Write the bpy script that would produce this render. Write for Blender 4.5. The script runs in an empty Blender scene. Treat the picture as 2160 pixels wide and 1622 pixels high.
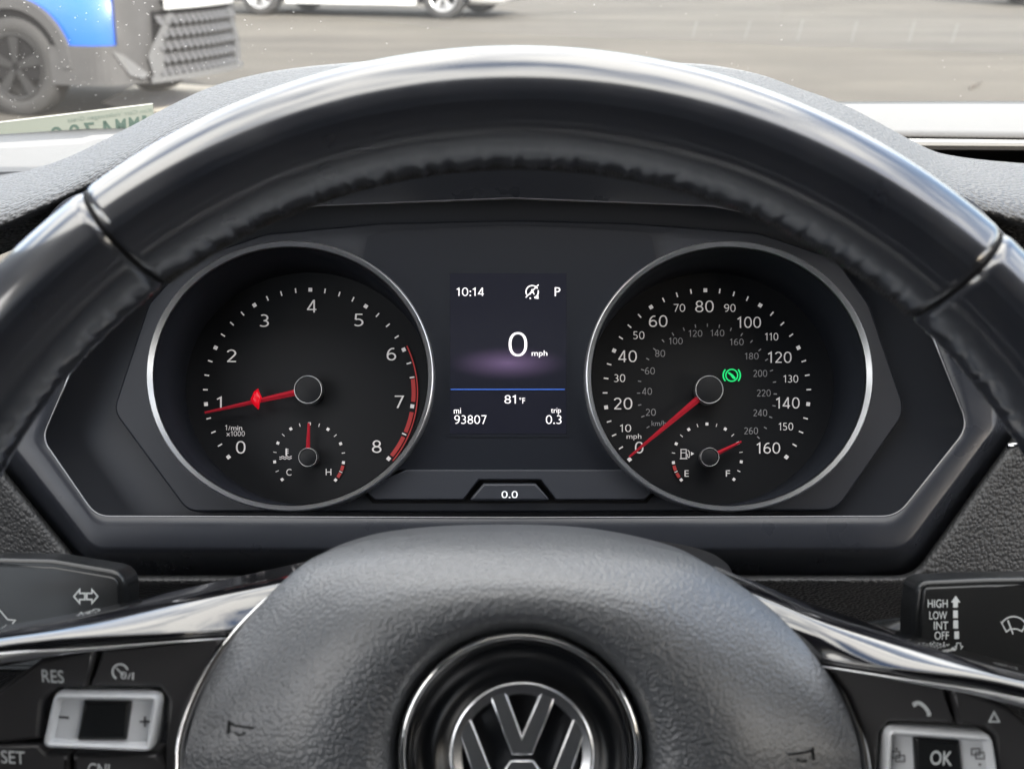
import bpy, math, random
from math import radians, sin, cos, pi, tan, atan2, sqrt, exp
from mathutils import Vector, Matrix, noise
from mathutils.geometry import delaunay_2d_cdt, tessellate_polygon
random.seed(7)
S = bpy.context.scene
COL = S.collection

# ------------------------------------------------------------------ camera
FPX, CX, CY = 2900.0, 1080.0, 811.0          # focal length and centre in photo pixels
CAM = Vector((0, 0, 1.30))
PITCH = radians(18.5)
RT = Vector((1, 0, 0)); UP = Vector((0, sin(PITCH), cos(PITCH))); FW = Vector((0, cos(PITCH), -sin(PITCH)))
cd = bpy.data.cameras.new('camera'); cam = bpy.data.objects.new('camera', cd); COL.objects.link(cam)
cam.location = CAM; cam.rotation_euler = (pi / 2 - PITCH, 0, 0)
cd.sensor_fit = 'HORIZONTAL'; cd.sensor_width = 36; cd.lens = FPX / 2160 * 36
cd.clip_start = 0.02; cd.clip_end = 500
cd.dof.use_dof = True; cd.dof.focus_distance = 0.645; cd.dof.aperture_fstop = 21
S.camera = cam

# ------------------------------------------------------------------ world, sun, exposure
SUN_EL, SUN_AZ = radians(33), radians(150)    # azimuth clockwise from +Y
w = bpy.data.worlds.new('World'); S.world = w; w.use_nodes = True
nt = w.node_tree; bg = nt.nodes['Background']
sky = nt.nodes.new('ShaderNodeTexSky'); sky.sky_type = 'NISHITA'; sky.sun_disc = False
sky.sun_elevation = SUN_EL; sky.sun_rotation = SUN_AZ; sky.air_density = 1.0; sky.dust_density = 3.0
tc = nt.nodes.new('ShaderNodeTexCoord')
mpw = nt.nodes.new('ShaderNodeMapping'); mpw.inputs['Scale'].default_value = (1, 1, 2.2)
cn = nt.nodes.new('ShaderNodeTexNoise'); cn.inputs['Scale'].default_value = 2.4; cn.inputs['Detail'].default_value = 7; cn.inputs['Roughness'].default_value = .55
cr = nt.nodes.new('ShaderNodeValToRGB'); cr.color_ramp.elements[0].position = .41; cr.color_ramp.elements[1].position = .60
mx = nt.nodes.new('ShaderNodeMixRGB'); mx.inputs[2].default_value = (9.3, 8.95, 8.5, 1)
nt.links.new(tc.outputs['Generated'], mpw.inputs[0]); nt.links.new(mpw.outputs[0], cn.inputs['Vector'])
sz = nt.nodes.new('ShaderNodeSeparateXYZ'); nt.links.new(tc.outputs['Generated'], sz.inputs[0])
ma = nt.nodes.new('ShaderNodeMath'); ma.operation = 'MULTIPLY_ADD'; ma.inputs[1].default_value = .10; nt.links.new(sz.outputs[2], ma.inputs[0])
mb_ = nt.nodes.new('ShaderNodeMath'); mb_.operation = 'ADD'; mb_.inputs[1].default_value = -.045
nt.links.new(cn.outputs[0], ma.inputs[2]); nt.links.new(ma.outputs[0], mb_.inputs[0])      # more cloud overhead than near the horizon
nt.links.new(mb_.outputs[0], cr.inputs[0]); nt.links.new(cr.outputs[0], mx.inputs[0])
nt.links.new(sky.outputs[0], mx.inputs[1]); nt.links.new(mx.outputs[0], bg.inputs[0])
bg.inputs[1].default_value = 0.15
sl = bpy.data.lights.new('sun', 'SUN'); sun = bpy.data.objects.new('sun', sl); COL.objects.link(sun)
sl.energy = 3.6; sl.angle = radians(.5); sl.color = (1, .95, .87)
sd = Vector((sin(SUN_AZ) * cos(SUN_EL), cos(SUN_AZ) * cos(SUN_EL), sin(SUN_EL)))
sun.rotation_euler = sd.to_track_quat('Z', 'Y').to_euler()
S.view_settings.view_transform = 'Standard'; S.view_settings.look = 'None'
S.view_settings.exposure = 1.9; S.view_settings.gamma = 1; S.view_settings.use_curve_mapping = False
S.render.engine = 'CYCLES'
S.cycles.max_bounces = 10; S.cycles.transparent_max_bounces = 16
S.cycles.use_denoising = True

# ------------------------------------------------------------------ mapping helpers
def cw(x, y, d): return CAM + RT * x + UP * y + FW * d
def P(px, py, d): return cw((px - CX) / FPX * d, -(py - CY) / FPX * d, d)
AX = Vector((0, -0.1045, 1)).normalized()          # axis of the dial tubes, in camera axes
C0 = Vector((0, 11 / FPX, 1)).dot(AX) * 0.60
def K(px, py, k=1.0, off=0.0):
    """photo pixel -> point on a plane square to the dial axis; off moves it towards the driver"""
    r = Vector(((px - CX) / FPX, -(py - CY) / FPX, 1)); p = r * (k * C0 / r.dot(AX)) - AX * off
    return cw(p.x, p.y, p.z)
AXW = RT * AX.x + UP * AX.y + FW * AX.z
def H(px, py, z):
    """photo pixel -> point at height z"""
    r = RT * ((px - CX) / FPX) - UP * ((py - CY) / FPX) + FW
    return CAM + r * ((z - CAM.z) / r.z)

# ------------------------------------------------------------------ mesh helpers
class MB:
    def __init__(s): s.v = []; s.f = []; s.sm = []; s.mi = []
    def add(s, vs, fs, smooth=True, mi=0):
        o = len(s.v); s.v += [Vector(q) for q in vs]
        for f in fs: s.f.append([i + o for i in f]); s.sm.append(smooth); s.mi.append(mi)
    def loft(s, loops, closed=False, smooth=True, cap0=False, cap1=False, mi=0):
        n = len(loops[0]); vs = [q for l in loops for q in l]; fs = []
        for i in range(len(loops) - 1):
            for j in range(n if closed else n - 1):
                a = i * n + j; b = i * n + (j + 1) % n
                fs.append([a, b, b + n, a + n])
        if cap0: fs.append(list(range(n))[::-1])
        if cap1: fs.append([(len(loops) - 1) * n + j for j in range(n)])
        s.add(vs, fs, smooth, mi)
    def tube(s, pts, r, n=8, closed=False):
        pts = [Vector(p) for p in pts]; loops = []; pts = [p for i, p in enumerate(pts) if i == 0 or (p - pts[i - 1]).length > 2e-5] if not isinstance(r, (list, tuple)) else pts; m = len(pts); up = Vector((0.13, .2, 1)).normalized()
        for i, p in enumerate(pts):
            a = pts[i - 1] if (i > 0 or closed) else pts[i]; b = pts[(i + 1) % m] if (i < m - 1 or closed) else pts[i]
            t = (b - a).normalized(); u = t.cross(up)
            if u.length < 1e-4: u = t.cross(Vector((1, 0, 0)))
            u.normalize(); v = u.cross(t); rr = r[i] if isinstance(r, (list, tuple)) else r
            loops.append([p + (u * cos(2 * pi * k / n) + v * sin(2 * pi * k / n)) * rr for k in range(n)])
        if closed: loops.append(loops[0])
        s.loft(loops, True, True, not closed, not closed)
    def box(s, c, sx, sy, sz, rz=0):
        c = Vector(c); R = Matrix.Rotation(rz, 3, 'Z'); vs = []
        for dz in (-1, 1):
            for dx, dy in ((-1, -1), (1, -1), (1, 1), (-1, 1)): vs.append(c + R @ Vector((dx * sx / 2, dy * sy / 2, dz * sz / 2)))
        s.add(vs, [[3, 2, 1, 0], [4, 5, 6, 7], [0, 1, 5, 4], [1, 2, 6, 5], [2, 3, 7, 6], [3, 0, 4, 7]], False)
ROOT = {}
def tag(o, label=None, cat=None, group=None, kind=None):
    if label: o['label'] = label
    if cat: o['category'] = cat
    if group: o['group'] = group
    if kind: o['kind'] = kind
    return o
def thing(name, loc, label, cat, group=None):
    o = bpy.data.objects.new(name, None); COL.objects.link(o); o.location = loc
    o.empty_display_size = .05; ROOT[o.name] = Vector(loc)
    return tag(o, label, cat, group)
def obj(name, mb, mats, parent=None, label=None, loc=None):
    L = ROOT[parent.name] if parent else (Vector(loc) if loc is not None else Vector((0, 0, 0)))
    me = bpy.data.meshes.new(name); me.from_pydata([tuple(v - L) for v in mb.v], [], mb.f); me.update()
    me.polygons.foreach_set('use_smooth', mb.sm)
    if not isinstance(mats, (list, tuple)): mats = [mats]
    for m in mats: me.materials.append(m)
    me.polygons.foreach_set('material_index', mb.mi); me.validate()
    import bmesh
    bm = bmesh.new(); bm.from_mesh(me); bmesh.ops.recalc_face_normals(bm, faces=bm.faces); bm.to_mesh(me); bm.free()
    o = bpy.data.objects.new(name, me); COL.objects.link(o); ROOT[o.name] = L
    if parent: o.parent = parent
    else: o.location = L
    if label: o['label'] = label
    return o

# ------------------------------------------------------------------ 2d helpers (photo pixels)
def fillet(pts, rad, n=7, closed=True, sub=1):
    out = []; m = len(pts)
    for i in range(m):
        p = Vector(pts[i]); r = rad[i] if isinstance(rad, (list, tuple)) else rad
        if not closed and i in (0, m - 1): out += [p] * 1; continue
        a = Vector(pts[i - 1]) - p; b = Vector(pts[(i + 1) % m]) - p
        la, lb = a.length, b.length; a.normalize(); b.normalize()
        ang = math.acos(max(-1, min(1, a.dot(b)))); t = min(max(r / max(tan(ang / 2), 1e-4), 20 if ang > 3.1 else .5), la * .45, lb * .45)
        p0 = p + a * t; p1 = p + b * t
        for k in range(n + 1):
            u = k / n; out.append(p0 * (1 - u) ** 2 + p * 2 * u * (1 - u) + p1 * u * u)
    if sub > 1:
        o2 = []
        for i in range(len(out) if closed else len(out) - 1):
            a, b = out[i], out[(i + 1) % len(out)]
            for k in range(sub): o2.append(a.lerp(b, k / sub))
        if not closed: o2.append(out[-1])
        out = o2
    return out
def offset(pts, d, closed=True):
    """positive d = outwards for a loop listed clockwise on screen"""
    n = len(pts); out = []
    for i in range(n):
        p = Vector(pts[i]); a = Vector(pts[i - 1]) if (closed or i > 0) else p; b = Vector(pts[(i + 1) % n]) if (closed or i < n - 1) else p
        if (p - a).length < 1e-6: a = p - (b - p)
        if (b - p).length < 1e-6: b = p + (p - a)
        t1 = (p - a); t2 = (b - p)
        if t1.length > 0: t1.normalize()
        if t2.length > 0: t2.normalize()
        n1 = Vector((t1.y, -t1.x)); n2 = Vector((t2.y, -t2.x)); m = n1 + n2
        if m.length < 1e-5: m = n1
        m.normalize(); c = max(.4, m.dot(n2)); out.append(p + m * (d / c))
    return out
def area2(pts): return sum(pts[i - 1][0] * pts[i][1] - pts[i][0] * pts[i - 1][1] for i in range(len(pts)))
def inside(q, pl):
    r = False
    for i in range(len(pl)):
        a, b = pl[i - 1], pl[i]
        if (a[1] > q[1]) != (b[1] > q[1]) and q[0] < (b[0] - a[0]) * (q[1] - a[1]) / (b[1] - a[1]) + a[0]: r = not r
    return r
def fill_tris(polys):
    """triangles of a polygon with holes (first loop is the outline), as indices into the chained loops"""
    if len(polys) == 1: return [list(t) for t in tessellate_polygon([[Vector((p[0], p[1], 0)) for p in polys[0]]])]
    vs = [Vector((p[0], p[1])) for q in polys for p in q]; es = []; k = 0
    for q in polys: es += [(k + i, k + (i + 1) % len(q)) for i in range(len(q))]; k += len(q)
    ov, oe, of, iv, ie, if_ = delaunay_2d_cdt(vs, es, [], 0, 1e-4)
    out = []
    for f in of:
        c = sum((ov[i] for i in f), Vector((0, 0))) / len(f)
        if inside(c, polys[0]) and not any(inside(c, h) for h in polys[1:]):
            ids = [iv[i][0] if iv[i] else None for i in f]
            if None not in ids: out.append(ids)
    return out
def cwise(pts):
    pts = [Vector(p[:2]) for p in pts]
    return pts if area2(pts) > 0 else pts[::-1]       # y grows downwards: positive area = clockwise on screen
def ell(cx, cy, rx, ry, a0=0, a1=360, n=96):
    closed = abs(a1 - a0) >= 359.9
    return [Vector((cx + rx * cos(radians(a0 + (a1 - a0) * i / (n if closed else n - 1))), cy - ry * sin(radians(a0 + (a1 - a0) * i / (n if closed else n - 1))))) for i in range(n)]
def smooth_line(pts, n=12):
    """catmull-rom through the points (any dimension)"""
    P_ = [Vector(p) for p in pts]; out = []
    for i in range(len(P_) - 1):
        a = P_[i - 1] if i else P_[0] * 2 - P_[1]; b = P_[i]; c = P_[i + 1]; d = P_[i + 2] if i + 2 < len(P_) else P_[-1] * 2 - P_[-2]
        for k in range(n):
            t = k / n
            out.append(.5 * ((2 * b) + (c - a) * t + (2 * a - 5 * b + 4 * c - d) * t * t + (3 * b - a - 3 * c + d) * t ** 3))
    out.append(P_[-1]); return out
def slab(mb, pts, mp, thick, bev_px=0, bev=0.0, holes=(), seg=3, back=False, nrm=None):
    """solid plate: mp(px,py) gives the front point, nrm the direction away from the driver"""
    nrm = nrm or AXW; pts = cwise(pts); loops = []
    pts = [p for i, p in enumerate(pts) if (p - pts[i - 1]).length > .4]
    if bev_px:
        for k in range(seg + 1):
            a = pi / 2 * k / seg
            lp = offset(pts, -bev_px * (1 - sin(a)))
            loops.append([mp(p.x, p.y) + nrm * (bev * (1 - cos(a))) for p in lp])
    else: loops.append([mp(p.x, p.y) for p in pts])
    front = loops[0]; fp = offset(pts, -bev_px) if bev_px else pts
    polys = [[Vector((p.x, p.y, 0)) for p in fp]] + [[Vector((p.x, p.y, 0)) for p in h] for h in holes]
    flat = [p for q in polys for p in q]
    mb.add([mp(p.x, p.y) for p in flat], fill_tris(polys), False)
    loops.append([q + nrm * max(thick - bev, 1e-4) for q in loops[-1]])
    if len(loops) > 2: mb.loft(loops[:-1], True, True)
    mb.loft(loops[-2:], True, False)
    if back: mb.add(loops[-1], [list(range(len(pts)))[::-1]], False)
_fc = {}
def glyphs(s, weight=0.0):
    key = (s, weight)
    if key in _fc: return _fc[key]
    c = bpy.data.curves.new('text', 'FONT'); c.body = s; c.resolution_u = 5; c.offset = weight; c.fill_mode = 'FRONT'
    o = bpy.data.objects.new('text', c); COL.objects.link(o)
    me = bpy.data.meshes.new_from_object(o.evaluated_get(bpy.context.evaluated_depsgraph_get()))
    vs = [v.co.copy() for v in me.vertices]; fs = [list(p.vertices) for p in me.polygons]
    bpy.data.objects.remove(o); bpy.data.curves.remove(c); bpy.data.meshes.remove(me)
    xs = [v.x for v in vs]; ys = [v.y for v in vs]
    _fc[key] = (vs, fs, min(xs), max(xs), min(ys), max(ys)); return _fc[key]
def _cr(pts): return [Vector(p) for p in smooth_line(pts, 7)]
def _el(cx, cy, rx, ry, a0, a1, n=26, e=2.0):
    out = []
    for i in range(n + 1):
        t = radians(a0 + (a1 - a0) * i / n); c, q = cos(t), sin(t)
        out.append(Vector((cx + rx * math.copysign(abs(c) ** (2 / e), c), cy + ry * math.copysign(abs(q) ** (2 / e), q))))
    return out
DIG = {'0': (.60, [(_el(.30, .5, .245, .45, 0, 360, 40, 2.25)[:-1], True)]),
       '1': (.42, [([(.03, .77), (.25, .945), (.25, .0)], False)]),
       '2': (.56, [(_el(.265, .70, .215, .25, 160, -28, 22) + [Vector((.07, .05))], False), ([(.04, .05), (.52, .05)], False)]),
       '3': (.56, [(_el(.23, .725, .21, .225, 130, -90, 22), False), (_el(.22, .275, .25, .225, 90, -140, 24), False)]),
       '4': (.60, [([(.56, .235), (.04, .235), (.04, .26), (.39, .95), (.42, .95), (.42, .0)], False)]),
       '5': (.56, [([(.47, .95), (.12, .95), (.09, .53)], False), (_el(.225, .31, .25, .26, 120, -140, 26), False)]),
       '6': (.58, [(_cr([(.46, .93), (.28, .90), (.13, .72), (.065, .45), (.07, .29)]), False), (_el(.295, .30, .23, .25, 0, 360, 34)[:-1], True)]),
       '7': (.54, [([(.03, .95), (.49, .95), (.18, .0)], False)]),
       '8': (.58, [(_el(.29, .73, .195, .22, 0, 360, 30)[:-1], True), (_el(.29, .27, .235, .22, 0, 360, 32)[:-1], True)]),
       '9': (.58, [(_cr([(.12, .07), (.30, .10), (.45, .28), (.515, .55), (.51, .71)]), False), (_el(.285, .70, .23, .25, 0, 360, 34)[:-1], True)])}
_tc = {}
def layout(s, weight):
    """vertices (x, y, tiny lift) and faces of a line of lettering; digits are drawn as strokes"""
    key = (s, weight)
    if key in _tc: return _tc[key]
    V, Fc = [], []
    if not any(c in DIG for c in s):
        vs, fs = glyphs(s, weight)[:2]; V = [(v.x, v.y, 0) for v in vs]; Fc = fs
    else:
        x = 0; wd = .098 + weight * 2.2; lift = 0
        for c in s:
            if c in DIG:
                adv, strokes = DIG[c]
                for pts, cl in strokes:
                    pts = [Vector(p) for p in pts]; pts = [p for i, p in enumerate(pts) if i == 0 or (p - pts[i - 1]).length > 1e-4]
                    A_ = offset(pts, wd / 2, cl); B_ = offset(pts, -wd / 2, cl)
                    if cl: A_.append(A_[0]); B_.append(B_[0])
                    o = len(V); n = len(A_); lift += 1
                    V += [(x + p.x, p.y, lift) for p in A_] + [(x + p.x, p.y, lift) for p in B_]
                    Fc += [[o + i, o + i + 1, o + n + i + 1, o + n + i] for i in range(n - 1)]
                x += adv + .11
            else:
                vs, fs, x0, x1, y0, y1 = glyphs(c, weight); k = 1 / .72; o = len(V)
                if c == '/': k *= .85
                V += [(x + (v.x - x0) * k, v.y * k, 0) for v in vs]; Fc += [[i + o for i in f] for f in fs]; x += (x1 - x0) * k + .12
    xs = [v[0] for v in V]; ys = [v[1] for v in V]
    _tc[key] = (V, Fc, min(xs), max(xs), min(ys), max(ys)); return _tc[key]
def text(mb, s, cx, cy, h, mp, w=None, rot=0, shear=0, weight=0.0, mirror=False):
    """centre the lettering's box on (cx,cy); h is its height (and w its width) in photo pixels"""
    vs, fs, x0, x1, y0, y1 = layout(s, weight)
    k = h / (y1 - y0); kx = w / (x1 - x0) if w else k * .93
    out = []; r = radians(rot)
    for vx, vy, lf in vs:
        x = (vx - (x0 + x1) / 2) * kx; y = (vy - (y0 + y1) / 2) * k
        if mirror: x = -x
        x += y * shear; q = mp(cx + x * cos(r) + y * sin(r), cy + x * sin(r) - y * cos(r))
        out.append(q + (CAM - q) * (lf * 3e-5))
    mb.add(out, fs, False)
def poly(mb, pts, mp, holes=()):
    polys = [[Vector((p[0], p[1], 0)) for p in pts]] + [[Vector((p[0], p[1], 0)) for p in h] for h in holes]
    flat = [p for q in polys for p in q]
    mb.add([mp(p.x, p.y) for p in flat], fill_tris(polys), False)
def stroke(mb, pts, wd, mp, closed=False):
    pts = [Vector(p) for p in pts]; a = offset(pts, wd / 2, closed); b = offset(pts, -wd / 2, closed)
    if closed: a.append(a[0]); b.append(b[0])
    mb.loft([[mp(p.x, p.y) for p in a], [mp(p.x, p.y) for p in b]], False, False)
def arc(mb, cx, cy, rx, ry, a0, a1, wd, mp, n=40):
    """angles clockwise from the top"""
    pts = [Vector((cx + rx * sin(radians(a0 + (a1 - a0) * i / n)), cy - ry * cos(radians(a0 + (a1 - a0) * i / n)))) for i in range(n + 1)]
    stroke(mb, pts, wd, mp)

# ------------------------------------------------------------------ materials
def M(name, col, rough=.5, metal=0, spec=.5, coat=0, coat_rough=.03, bump=None, var=None, emit=None, sheen=0, sheen_rough=.5, rvar=0, coat_ior=1.5):
    m = bpy.data.materials.new(name); m.use_nodes = True; n = m.node_tree.nodes; l = m.node_tree.links
    b = n['Principled BSDF']; b.inputs['Base Color'].default_value = (*col, 1); b.inputs['Roughness'].default_value = rough
    b.inputs['Metallic'].default_value = metal; b.inputs['Specular IOR Level'].default_value = spec
    b.inputs['Coat Weight'].default_value = coat; b.inputs['Coat Roughness'].default_value = coat_rough
    b.inputs['Coat IOR'].default_value = coat_ior; b.inputs['Sheen Weight'].default_value = sheen; b.inputs['Sheen Roughness'].default_value = sheen_rough
    if emit: b.inputs['Emission Color'].default_value = (*emit[0], 1); b.inputs['Emission Strength'].default_value = emit[1]
    co = n.new('ShaderNodeTexCoord')
    if var:                                           # (scale, amount): mottled colour
        t = n.new('ShaderNodeTexNoise'); t.inputs['Scale'].default_value = var[0]; t.inputs['Detail'].default_value = 6
        r = n.new('ShaderNodeMapRange'); r.inputs[1].default_value = .3; r.inputs[2].default_value = .7
        r.inputs[3].default_value = 1 - var[1]; r.inputs[4].default_value = 1 + var[1]
        x = n.new('ShaderNodeMixRGB'); x.blend_type = 'MULTIPLY'; x.inputs[0].default_value = 1; x.inputs[1].default_value = (*col, 1)
        l.new(co.outputs['Object'], t.inputs['Vector']); l.new(t.outputs[0], r.inputs[0]); l.new(r.outputs[0], x.inputs[2]); l.new(x.outputs[0], b.inputs['Base Color'])
    if rvar:
        t = n.new('ShaderNodeTexNoise'); t.inputs['Scale'].default_value = 55; t.inputs['Detail'].default_value = 8
        r = n.new('ShaderNodeMapRange'); r.inputs[1].default_value = .3; r.inputs[2].default_value = .7
        r.inputs[3].default_value = rough - rvar; r.inputs[4].default_value = rough + rvar
        l.new(co.outputs['Object'], t.inputs['Vector']); l.new(t.outputs[0], r.inputs[0]); l.new(r.outputs[0], b.inputs['Roughness'])
    if bump:
        kind, sc, dist, st = bump
        bp = n.new('ShaderNodeBump'); bp.inputs['Distance'].default_value = dist; bp.inputs['Strength'].default_value = st
        if kind == 'leather':
            nz = n.new('ShaderNodeTexNoise'); nz.inputs['Scale'].default_value = sc * .6; nz.inputs['Detail'].default_value = 2
            ad = n.new('ShaderNodeVectorMath'); ad.operation = 'MULTIPLY_ADD'; ad.inputs[1].default_value = (.4 / sc,) * 3
            l.new(co.outputs['Object'], nz.inputs['Vector']); l.new(nz.outputs['Color'], ad.inputs[0]); l.new(co.outputs['Object'], ad.inputs[2])
            v = n.new('ShaderNodeTexVoronoi'); v.feature = 'SMOOTH_F1'; v.inputs['Scale'].default_value = sc; v.inputs['Smoothness'].default_value = .35
            l.new(ad.outputs[0], v.inputs['Vector'])
            iv = n.new('ShaderNodeMath'); iv.operation = 'SUBTRACT'; iv.inputs[0].default_value = 1
            l.new(v.outputs['Distance'], iv.inputs[1]); l.new(iv.outputs[0], bp.inputs['Height'])
        elif kind == 'noise':
            v = n.new('ShaderNodeTexNoise'); v.inputs['Scale'].default_value = sc; v.inputs['Detail'].default_value = 4
            l.new(co.outputs['Object'], v.inputs['Vector']); l.new(v.outputs[0], bp.inputs['Height'])
        elif kind == 'weave':
            mp_ = n.new('ShaderNodeMapping'); mp_.inputs['Rotation'].default_value = (0, 0, radians(45)); mp_.inputs['Scale'].default_value = (sc, sc, 0)
            v = n.new('ShaderNodeTexVoronoi'); v.inputs['Randomness'].default_value = 0; v.inputs['Scale'].default_value = 1
            l.new(co.outputs['Object'], mp_.inputs[0]); l.new(mp_.outputs[0], v.inputs['Vector']); l.new(v.outputs['Distance'], bp.inputs['Height'])
        l.new(bp.outputs[0], b.inputs['Normal'])
    return m
m_rim = M('worn_black_leather', (.014, .0165, .024), .34, spec=.6, coat=1, coat_rough=.09, coat_ior=2.0, bump=('noise', 700, .00012, .25), rvar=.08)
m_airbag = M('grained_black_vinyl', (.050, .055, .063), .42, spec=.8, coat=.6, coat_rough=.36, coat_ior=1.7, bump=('leather', 820, .0008, .62))
m_cowl = M('grained_dash_skin', (.085, .087, .091), .5, spec=.7, bump=('leather', 460, .0020, .9), sheen=.12)
m_pad = M('woven_dash_skin', (.042, .0405, .040), .6, spec=.4, bump=('weave', 420, .0006, .6), sheen=.3)
m_lower = M('grained_lower_skin', (.05, .051, .053), .5, spec=.5, bump=('leather', 600, .0008, .8))
m_satin = M('satin_charcoal_plastic', (.026, .029, .037), .3, spec=.5, bump=('noise', 2500, .00006, .5), rvar=.05)
m_panel = M('matt_charcoal_plastic', (.012, .0142, .020), .42, spec=.45, bump=('noise', 2500, .00005, .5))
m_inner = M('grey_charcoal_plastic', (.022, .0252, .034), .45, spec=.5, bump=('noise', 2500, .00005, .5))
m_dial = M('black_dial', (.0045, .0055, .008), .5, spec=.35)
m_tube = M('black_tube', (.008, .010, .0155), .6, spec=.3)
m_gloss = M('piano_black', (.006, .006, .008), .06, spec=.6, coat=1, coat_ior=1.8, coat_rough=.05, bump=('noise', 60, .0005, .16))
m_screenframe = M('smoked_panel', (.0095, .0115, .017), .3, spec=.5)
m_chrome = M('satin_chrome', (.8, .81, .83), .32, metal=1)
m_bright = M('bright_chrome', (.82, .82, .82), .08, metal=1)
m_silver = M('silver_button', (.74, .76, .79), .3, metal=.2, spec=.8)
m_button = M('soft_black_button', (.036, .035, .037), .32, spec=.7, bump=('noise', 2500, .00006, .5))
m_stalk = M('stalk_plastic', (.011, .012, .013), .24, spec=.5, bump=('noise', 2500, .00006, .4))
m_print = M('white_print', (.62, .6, .6), .6, emit=((.9, .87, .87), .075))
m_dim = M('grey_print', (.2, .2, .21), .6, emit=((.6, .6, .62), .035))
m_legend = M('pale_legend', (.62, .65, .66), .5)
m_dark_legend = M('dark_legend', (.05, .05, .055), .5)
m_red = M('red_needle', (.5, .02, .035), .4, emit=((.8, .03, .07), .03))
m_redglow = M('red_glow', (.4, .0, .01), .3, emit=((1, .005, .02), .13))
m_redzone = M('red_print', (.3, .03, .03), .6, emit=((.7, .06, .06), .06))
m_lit = M('lit_white', (.7, .7, .7), .5, emit=((.98, .92, .95), .22))
m_lcd = M('lit_reading', (.7, .7, .7), .5, emit=((.8, .9, .95), .2))
m_green = M('lit_green', (.0, .3, .08), .5, emit=((.01, .75, .2), .25))
m_blue = M('lit_blue', (.02, .08, .4), .5, emit=((.05, .18, .7), .16))
m_black = M('flat_black', (.004, .004, .005), .7, spec=.2)

# ================================================================== SETTING: ground
def ground_mat(name, c0, c1, spot=.12):
    m = bpy.data.materials.new(name); m.use_nodes = True; n = m.node_tree.nodes; l = m.node_tree.links; b = n['Principled BSDF']
    co = n.new('ShaderNodeTexCoord'); mp_ = n.new('ShaderNodeMapping'); mp_.inputs['Scale'].default_value = (.14, .9, 1)
    t = n.new('ShaderNodeTexNoise'); t.inputs['Scale'].default_value = 1.3; t.inputs['Detail'].default_value = 6
    r = n.new('ShaderNodeValToRGB'); r.color_ramp.elements[0].position = .34; r.color_ramp.elements[0].color = (*c0, 1)
    r.color_ramp.elements[1].position = .66; r.color_ramp.elements[1].color = (*c1, 1)
    g = n.new('ShaderNodeTexNoise'); g.inputs['Scale'].default_value = 130; g.inputs['Detail'].default_value = 3
    rr = n.new('ShaderNodeMapRange'); rr.inputs[1].default_value = .3; rr.inputs[2].default_value = .7; rr.inputs[3].default_value = 1 - spot; rr.inputs[4].default_value = 1 + spot
    x = n.new('ShaderNodeMixRGB'); x.blend_type = 'MULTIPLY'; x.inputs[0].default_value = 1
    l.new(co.outputs['Object'], mp_.inputs[0]); l.new(mp_.outputs[0], t.inputs['Vector']); l.new(t.outputs[0], r.inputs[0])
    l.new(co.outputs['Object'], g.inputs['Vector']); l.new(g.outputs[0], rr.inputs[0]); l.new(r.outputs[0], x.inputs[1]); l.new(rr.outputs[0], x.inputs[2])
    bl = n.new('ShaderNodeTexNoise'); bl.inputs['Scale'].default_value = .55; bl.inputs['Detail'].default_value = 8; bl.inputs['Roughness'].default_value = .65
    br = n.new('ShaderNodeMapRange'); br.inputs[1].default_value = .35; br.inputs[2].default_value = .65; br.inputs[3].default_value = .82; br.inputs[4].default_value = 1.12
    x2 = n.new('ShaderNodeMixRGB'); x2.blend_type = 'MULTIPLY'; x2.inputs[0].default_value = 1
    l.new(co.outputs['Object'], bl.inputs['Vector']); l.new(bl.outputs[0], br.inputs[0]); l.new(x.outputs[0], x2.inputs[1]); l.new(br.outputs[0], x2.inputs[2])
    l.new(x2.outputs[0], b.inputs['Base Color']); b.inputs['Roughness'].default_value = .9
    bp = n.new('ShaderNodeBump'); bp.inputs['Distance'].default_value = .004; l.new(g.outputs[0], bp.inputs['Height']); l.new(bp.outputs[0], b.inputs['Normal'])
    return m
m_asph = ground_mat('sun_bleached_asphalt', (.049, .0435, .0355), (.073, .066, .055))
m_sunpatch = ground_mat('sun_painted_concrete', (.46, .42, .34), (.52, .47, .39), .06)  # concrete brightened to stand in for sunlight on the ground there
m_line = M('faded_line_paint', (.088, .085, .079), .8)
mb = MB(); mb.add([(-150, -60, 0), (150, -60, 0), (150, 240, 0), (-150, 240, 0)], [[0, 1, 2, 3]], False)
tag(obj('pavement', mb, m_asph), 'sun bleached grey asphalt of the car park', None, None, 'structure')
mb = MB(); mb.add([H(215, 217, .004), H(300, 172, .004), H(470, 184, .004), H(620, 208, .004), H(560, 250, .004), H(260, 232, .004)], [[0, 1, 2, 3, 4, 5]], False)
tag(obj('painted_sun_patch', mb, m_sunpatch), 'concrete beside the blue car, coloured pale in place of sunlight', None, None, 'structure')
mb = MB()
for (x0, y0, x1, y1) in ((1470, 45, 1461, 80), (1583, 44, 1571, 82), (1694, 42, 1682, 86), (1808, 45, 1796, 90), (1930, 45, 1917, 90), (2021, 50, 2007, 93)):
    mb.add([H(x0 - 1.6, y0, .004), H(x0 + 1.6, y0, .004), H(x1 + 1.6, y1, .004), H(x1 - 1.6, y1, .004)], [[0, 1, 2, 3]], False)
tag(obj('parking_line', mb, m_line), 'row of faint pale line marks on the asphalt', None, None, 'structure')

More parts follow.
